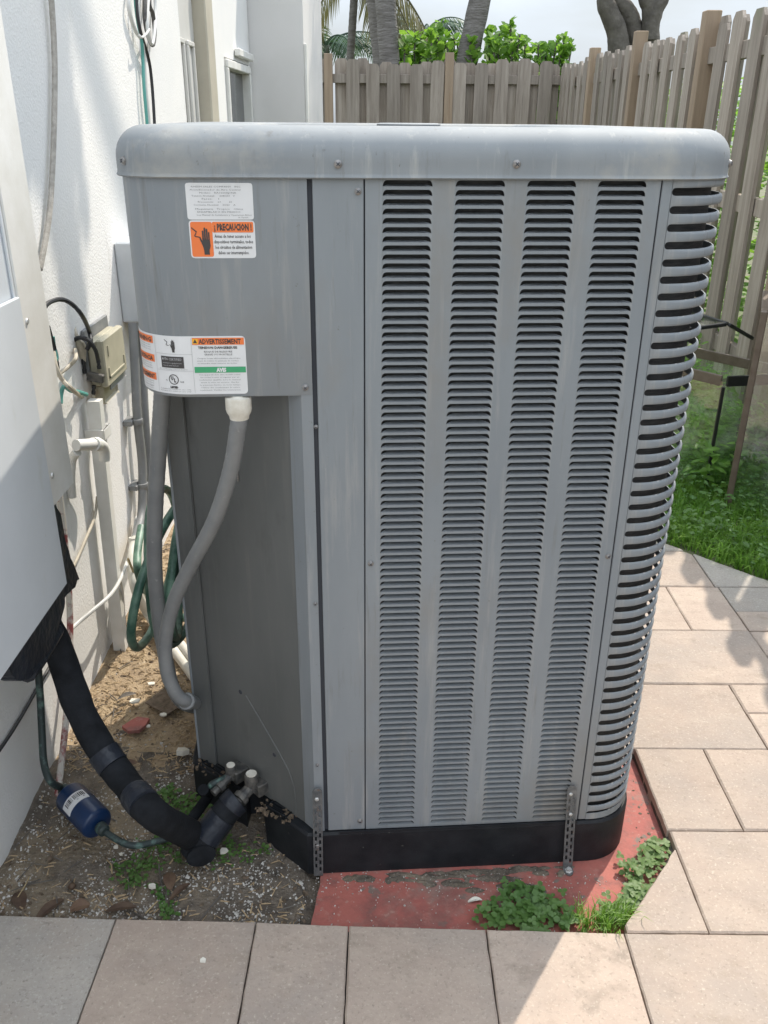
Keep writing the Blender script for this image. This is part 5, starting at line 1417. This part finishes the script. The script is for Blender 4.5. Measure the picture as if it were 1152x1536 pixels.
def palm(name, label, base, top, r0, r1, nf, fl, group, mt='palm', bend=None, ll=.55, nl=34, lw=.035, el=(.1,1.1), ring=True):
    base, top = Vector(base), Vector(top); t = thing(name, base, label, 'palm tree', group)
    mid = (base+top)/2+Vector(bend or (0,0,0))
    sp = smooth_path([base-Vector((0,0,.1)), base+(mid-base)*.5, mid, mid+(top-mid)*.5, top], 10)
    rr = [(r0+(r1-r0)*i/len(sp))*(1+.05*(i%2)) for i in range(len(sp))]
    mb = MB(); mb.tube(sp, rr, 12); own(mb.obj('trunk', M['bark'], None, True, 70), t)
    if nf:
        mb, mbr = MB(), MB()
        for k in range(nf):
            frond(mb, top, 2*math.pi*k/nf*1.0+random.uniform(-.25,.25)+k*.7, fl*random.uniform(.85,1.1), random.uniform(*el), random.uniform(1.1,1.9), nl, ll, lw, mbr)
        c_ = own(mb.raw('crown', M[mt]), t); c_['kind'] = 'stuff'
        own(mbr.raw('frond_stem', M[mt]), t)
    return t
random.seed(41)
at = lambda px, py, y: WY(px, py, y)
gp = 'palm trees behind the far fence'
b_, t_ = at(582,140,11.6), at(566,-10,11.6); d_ = (t_-b_)/(t_.z-b_.z)
palm('palm_tree', 'left palm trunk of the closely planted pair rising behind the far fence', b_-d_*b_.z, b_+d_*(6.5-b_.z), .15, .12, 13, 2.4, gp)
b_, t_ = at(588,140,11.2), at(577,-10,11.2); d_ = (t_-b_)/(t_.z-b_.z)
palm('palm_tree', 'right palm trunk of the closely planted pair rising behind the far fence', b_-d_*b_.z, b_+d_*(7.2-b_.z), .125, .10, 13, 2.4, gp)
b_, t_ = at(700,95,11.3), at(721,-5,11.3); d_ = (t_-b_)/(t_.z-b_.z)
palm('palm_tree', 'leaning grey palm trunk among the bright leaves behind the far fence', b_-d_*b_.z, b_+d_*(6.8-b_.z), .135, .105, 13, 2.4, gp)
c_ = at(487,68,17); palm('palm_tree', 'small dark feathery palm beside the pale house corner', (c_.x,c_.y,0), c_, .10, .08, 17, 1.25, gp, ll=.42, nl=26, lw=.03)
c_ = at(632,62,19); palm('palm_tree', 'small dark palm crown peeping over the bright leaves', (c_.x,c_.y,0), c_, .11, .08, 12, 1.0, gp, ll=.36, nl=22, lw=.03, el=(.3,1.2))
c_ = at(536,-75,12.4); t = palm('palm_tree', 'palm with dry drooping fronds hanging down left of the twin trunks', at(522,140,12.6)*1, c_, .05, .05, 0, 1, gp)
mb, mbr = MB(), MB()
for k in range(8): frond(mb, c_, random.uniform(0,6.28), random.uniform(1.1,1.45), random.uniform(-.9,-.5), random.uniform(.4,.8), 26, .42, .04, mbr, hang=1.3)
q = own(mb.raw('crown', M['palm_dry']), t); q['kind'] = 'stuff'; own(mbr.raw('frond_stem', M['palm_dry']), t)
# bright shrub with big round leaves
def shrub(label, tips, n, ls, base_y, group):
    c0 = tips[0]; t = thing('shrub', (c0.x,c0.y,0), label, 'shrub', group)
    mb, sb = MB(), MB()
    for tp in tips:
        b0_ = Vector((tp.x+random.uniform(-.15,.15), tp.y+random.uniform(-.1,.2), 1.2))
        sb.tube(smooth_path([Vector((c0.x,c0.y,0)).lerp(b0_,.6), b0_, tp], 4), .011, 5)
        for k in range(n):
            f = random.random()**.8; p = b0_.lerp(tp, f)+rvec(random.uniform(-.4,.4))*random.uniform(.02,.10)*(1.25-f)
            d = rvec(random.uniform(.1,1.2)); l = ls*random.uniform(.6,1.2)
            leafquad(mb, p, d, Vector((random.uniform(-.5,.5),random.uniform(-.9,.1),.6)), l, l*.85, .12)
    q = own(mb.raw('foliage', M['shrub'], None, True), t); q['kind'] = 'stuff'
    own(sb.raw('branch', M['bark_dark']), t)
gsb = 'bright green shrubs behind the far fence'
def tipset(l): return [at(x+random.uniform(-3,3), y+random.uniform(-2,2), 11.4+random.uniform(-.35,.5)) for x, y in l]
shrub('bright leafy shrub between the twin palm trunks and the leaning trunk', tipset([(603,70),(612,56),(606,62),(620,52),(634,54),(646,44),(655,40),(662,33),(670,50),(680,58),(640,70),(612,76),(628,68),(655,62),(672,70),(618,60),(645,58),(660,52),(688,66)]), 75, .115, 11.4, gsb)
shrub('bright leafy shrub just right of the leaning palm trunk', tipset([(732,40),(742,50),(752,52),(765,28),(764,44),(776,55),(786,62),(748,66),(770,66),(730,62),(795,72),(708,64),(697,58),(738,58),(758,38),(780,50),(790,60)]), 75, .115, 11.4, gsb)
shrub('low bright shrub nearest the fence corner', tipset([(805,66),(815,70),(826,72),(838,60),(848,54),(852,62),(822,80),(842,74),(860,68),(810,74),(835,66)]), 60, .105, 11.4, gsb)
# bare grey branching tree by the fence corner
tt = thing('bare_tree', at(940,140,12.5)*1, 'grey forking tree trunks standing up behind the fence corner', 'tree')
tt.location.z = 0
def limb(pxs, y, r0, r1):
    pts = [at(px,py,y) for px, py in pxs]; sp = smooth_path(pts,6); n_ = len(sp)
    mb = MB(); mb.tube(sp, [(r0+(r1-r0)*i/n_)*(1+.10*noise.noise(Vector((i*.6,px,0)))) for i in range(n_)], 10); return own(mb.obj('limb', M['bark_dark'], None, True, 70), tt)
limb([(960,420),(945,200),(930,90),(925,48),(915,22),(908,0),(912,-40),(905,-160)],12.5,.16,.09)
limb([(952,200),(958,90),(950,38),(940,14),(926,0),(915,-30),(925,-140)],12.6,.12,.08)
limb([(962,200),(974,90),(976,40),(975,10),(968,-15),(960,-130)],12.5,.12,.10)
limb([(975,60),(978,38),(986,12),(996,-10),(1015,-100)],12.45,.10,.08)
mb = MB()
for _ in range(1500):
    p = at(955,-330,12.5)+Vector((random.gauss(0,1.1),random.gauss(0,1.0),random.gauss(0,.55))); l = random.uniform(.06,.12)
    leafquad(mb, p, rvec(random.uniform(-.3,.5)), Vector((random.uniform(-.5,.5),random.uniform(-.5,.5),1)), l, l*.6, .1)
q = own(mb.raw('crown', M['palm']), tt); q['kind'] = 'stuff'

# added unseen limb and spray, shaped along sun rays to shade the white wall
def toward_sun(p, t_): return Vector(p)+SUN_DIR*(t_/math.cos(SUN_EL))
HT = 2.3
hc0 = toward_sun((WXL,2.15,2.35), HT)
sp = smooth_path([at(968,-15,12.5), Vector((3.1,12.0,5.6)), Vector((2.4,9.6,7.0)), Vector((1.5,6.6,7.2)), hc0+Vector((0,0,.2))], 9)
mb = MB(); mb.tube(sp, [.085-.06*i/len(sp) for i in range(len(sp))], 10); own(mb.obj('limb', M['bark_dark'], None, True, 70), tt)
mb = MB(); random.seed(77)
for _ in range(17000):
    f = random.random()
    yw = random.uniform(1.70,2.56); drop = 1.45*f
    if noise.noise(Vector((yw*7, 3.3, drop*.9))) > .50-.30*f: continue
    if f > .62 and noise.noise(Vector((yw*10, 1.3, 0))) < -.05+(f-.62)*1.2: continue
    p = toward_sun((WXL,yw,2.35-drop), HT+random.uniform(-.2,.2))
    l = random.uniform(.06,.12); leafquad(mb, p, Vector((random.uniform(-.3,.3),random.uniform(-.3,.3),-1)), Vector((random.uniform(-1,1),random.uniform(-1,1),.1)), l, l*.3, .1, 4)
q = own(mb.raw('shade_spray', M['palm']), tt); q['kind'] = 'stuff'

# ------------------------------------------------------------------ small litter
random.seed(51)
def litter_leaf(px, py, z, l, w_, label, group='fallen brown leaves on the soil', mt='leaf_dead', name='fallen_leaf', cat='leaf', az=None):
    p = G(px,py,z); mb = MB(); a = az if az is not None else random.uniform(0,6.28)
    d = Vector((math.cos(a),math.sin(a),random.uniform(0,.15))); s = Vector((-d.y,d.x,random.uniform(-.3,.3))).normalized()
    n_ = 7; rings = []
    for k in range(n_):
        t = k/(n_-1); wk = w_*math.sin(math.pi*(.06+.88*t))**.8/2; c = d*l*(t-.5)+Vector((0,0,.006*math.sin(t*3)))
        rings.append([c-s*wk+Vector((0,0,wk*.35)), c, c+s*wk+Vector((0,0,wk*.35)), c+Vector((0,0,-.0008))])
    mb.loft(rings)
    o = mb.obj(name, M[mt], None); o.location = p; tag(o, label, cat, group); return o
litter_leaf(75,1365,-.016,.065,.026,'reddish dead leaf by the paver edge at the left corner',az=.9)
litter_leaf(120,1362,-.016,.04,.028,'rounded brown dead leaf right of the leftmost leaf',az=.3)
litter_leaf(182,1364,-.016,.062,.022,'wide brown dead leaf lying against the front pavers',az=.15)
litter_leaf(270,1338,-.014,.05,.018,'orange brown curled leaf beside the tiny weed clump',az=.8)
litter_leaf(190,1150,-.012,.055,.026,'dark brown leaf under the bend of the black pipe',az=.4)
litter_leaf(255,1322,-.016,.045,.028,'dark reddish leaf behind the curled orange leaf',az=1.8)
litter_leaf(30,1352,-.016,.05,.03,'darkest dead leaf in the soil at the wall corner',az=2.2)
litter_leaf(712,1352,PZ+.001,.032,.012,'small white leaf lying on the red slab',None,'chip',az=.05)
litter_leaf(190,1045,-.004,.05,.016,'dark curled bark piece on the sunny soil',None,'bark_dark','bark_piece','bark',az=.3)
litter_leaf(700,1352,PZ+.001,.02,.004,'thin dark stem beside the white leaf',None,'bark_dark','twig','twig',az=.05) if False else None
def chip(px, py, z, s, label, mt='chip', cat='paint chip', name='paint_chip', group='white chips lying on the soil', h=.004):
    n_ = random.randint(5,7); a0_ = random.uniform(0,6.28)
    poly = [(s*random.uniform(.55,1.1)*math.cos(a0_+2*math.pi*k/n_), s*random.uniform(.45,.9)*math.sin(a0_+2*math.pi*k/n_)) for k in range(n_)]
    mb = MB(); mb.prism(poly, 0, h, Matrix.Rotation(random.uniform(-.2,.2),4,'X')); o = mb.obj(name, M[mt], None); o.location = G(px,py,z); o['label'] = label; o['category'] = cat
    if group: o['group'] = group
    return o
chip(201,1053,-.002,.022,'largest white chip on the sunny soil beside the conduits')
chip(228,1026,0,.013,'white chip near the grey conduit bottom')
chip(245,1073,-.004,.011,'white chip in the shade below the conduit bend')
chip(274,1131,-.01,.017,'white crumbly lump on the shaded soil by the unit base',h=.014)
chip(223,1090,-.008,.007,'tiny white chip beside the red brown stone')
chip(335,1278,-.014,.011,'white chip by the black elbow end',h=.006)
chip(229,1331,-.014,.010,'white shell bit near the tiny weeds',h=.006)
chip(174,1272,-.008,.006,'small square white bit by the drier outlet',h=.006)
chip(182,1282,-.008,.005,'smallest white bit behind the soil weeds')
chip(205,1090,-.008,.040,'flat red brown stone fragment half buried in the soil','slab','stone','stone_fragment',None,.010)
chip(258,1050,-.006,.075,'flat earth brown stone slab half buried beside the grey conduits','brown_dirt','stone','stone_fragment',None,.004)
chip(304,1440,.0015,.009,'pale lichen spot of paint on the front paver','chip','paint spot','paint_spot',None,.0006)
mb = MB(); mb.lathe([(.0001,-.007),(.006,-.005),(.009,0),(.006,.005),(.0001,.007)],10); o = mb.obj('pebble', M['slab'] if False else M['leaf_dead'], None, True, 70); o.location = G(108,1329,-.008); tag(o,'small round orange brown nut on the soil','nut')
def stalk(px0, py0, px1, py1, z, label):
    a, c = G(px0,py0,z), G(px1,py1,z+.006); t = thing('straw_stalk', a, label, 'straw')
    mb = MB(); mb.tube(smooth_path([a,(a+c)/2+Vector((.004,.002,.004)),c],5), .0016, 5); own(mb.obj('stalk', M['straw'], None, True), t)
stalk(24,1350,44,1315,-.012,'dry straw stalk standing by the white wall corner')
stalk(218,1370,236,1352,-.012,'dry straw stalk by the front paver edge')
stalk(160,1290,168,1310,-.010,'short dry stalk below the blue drier')
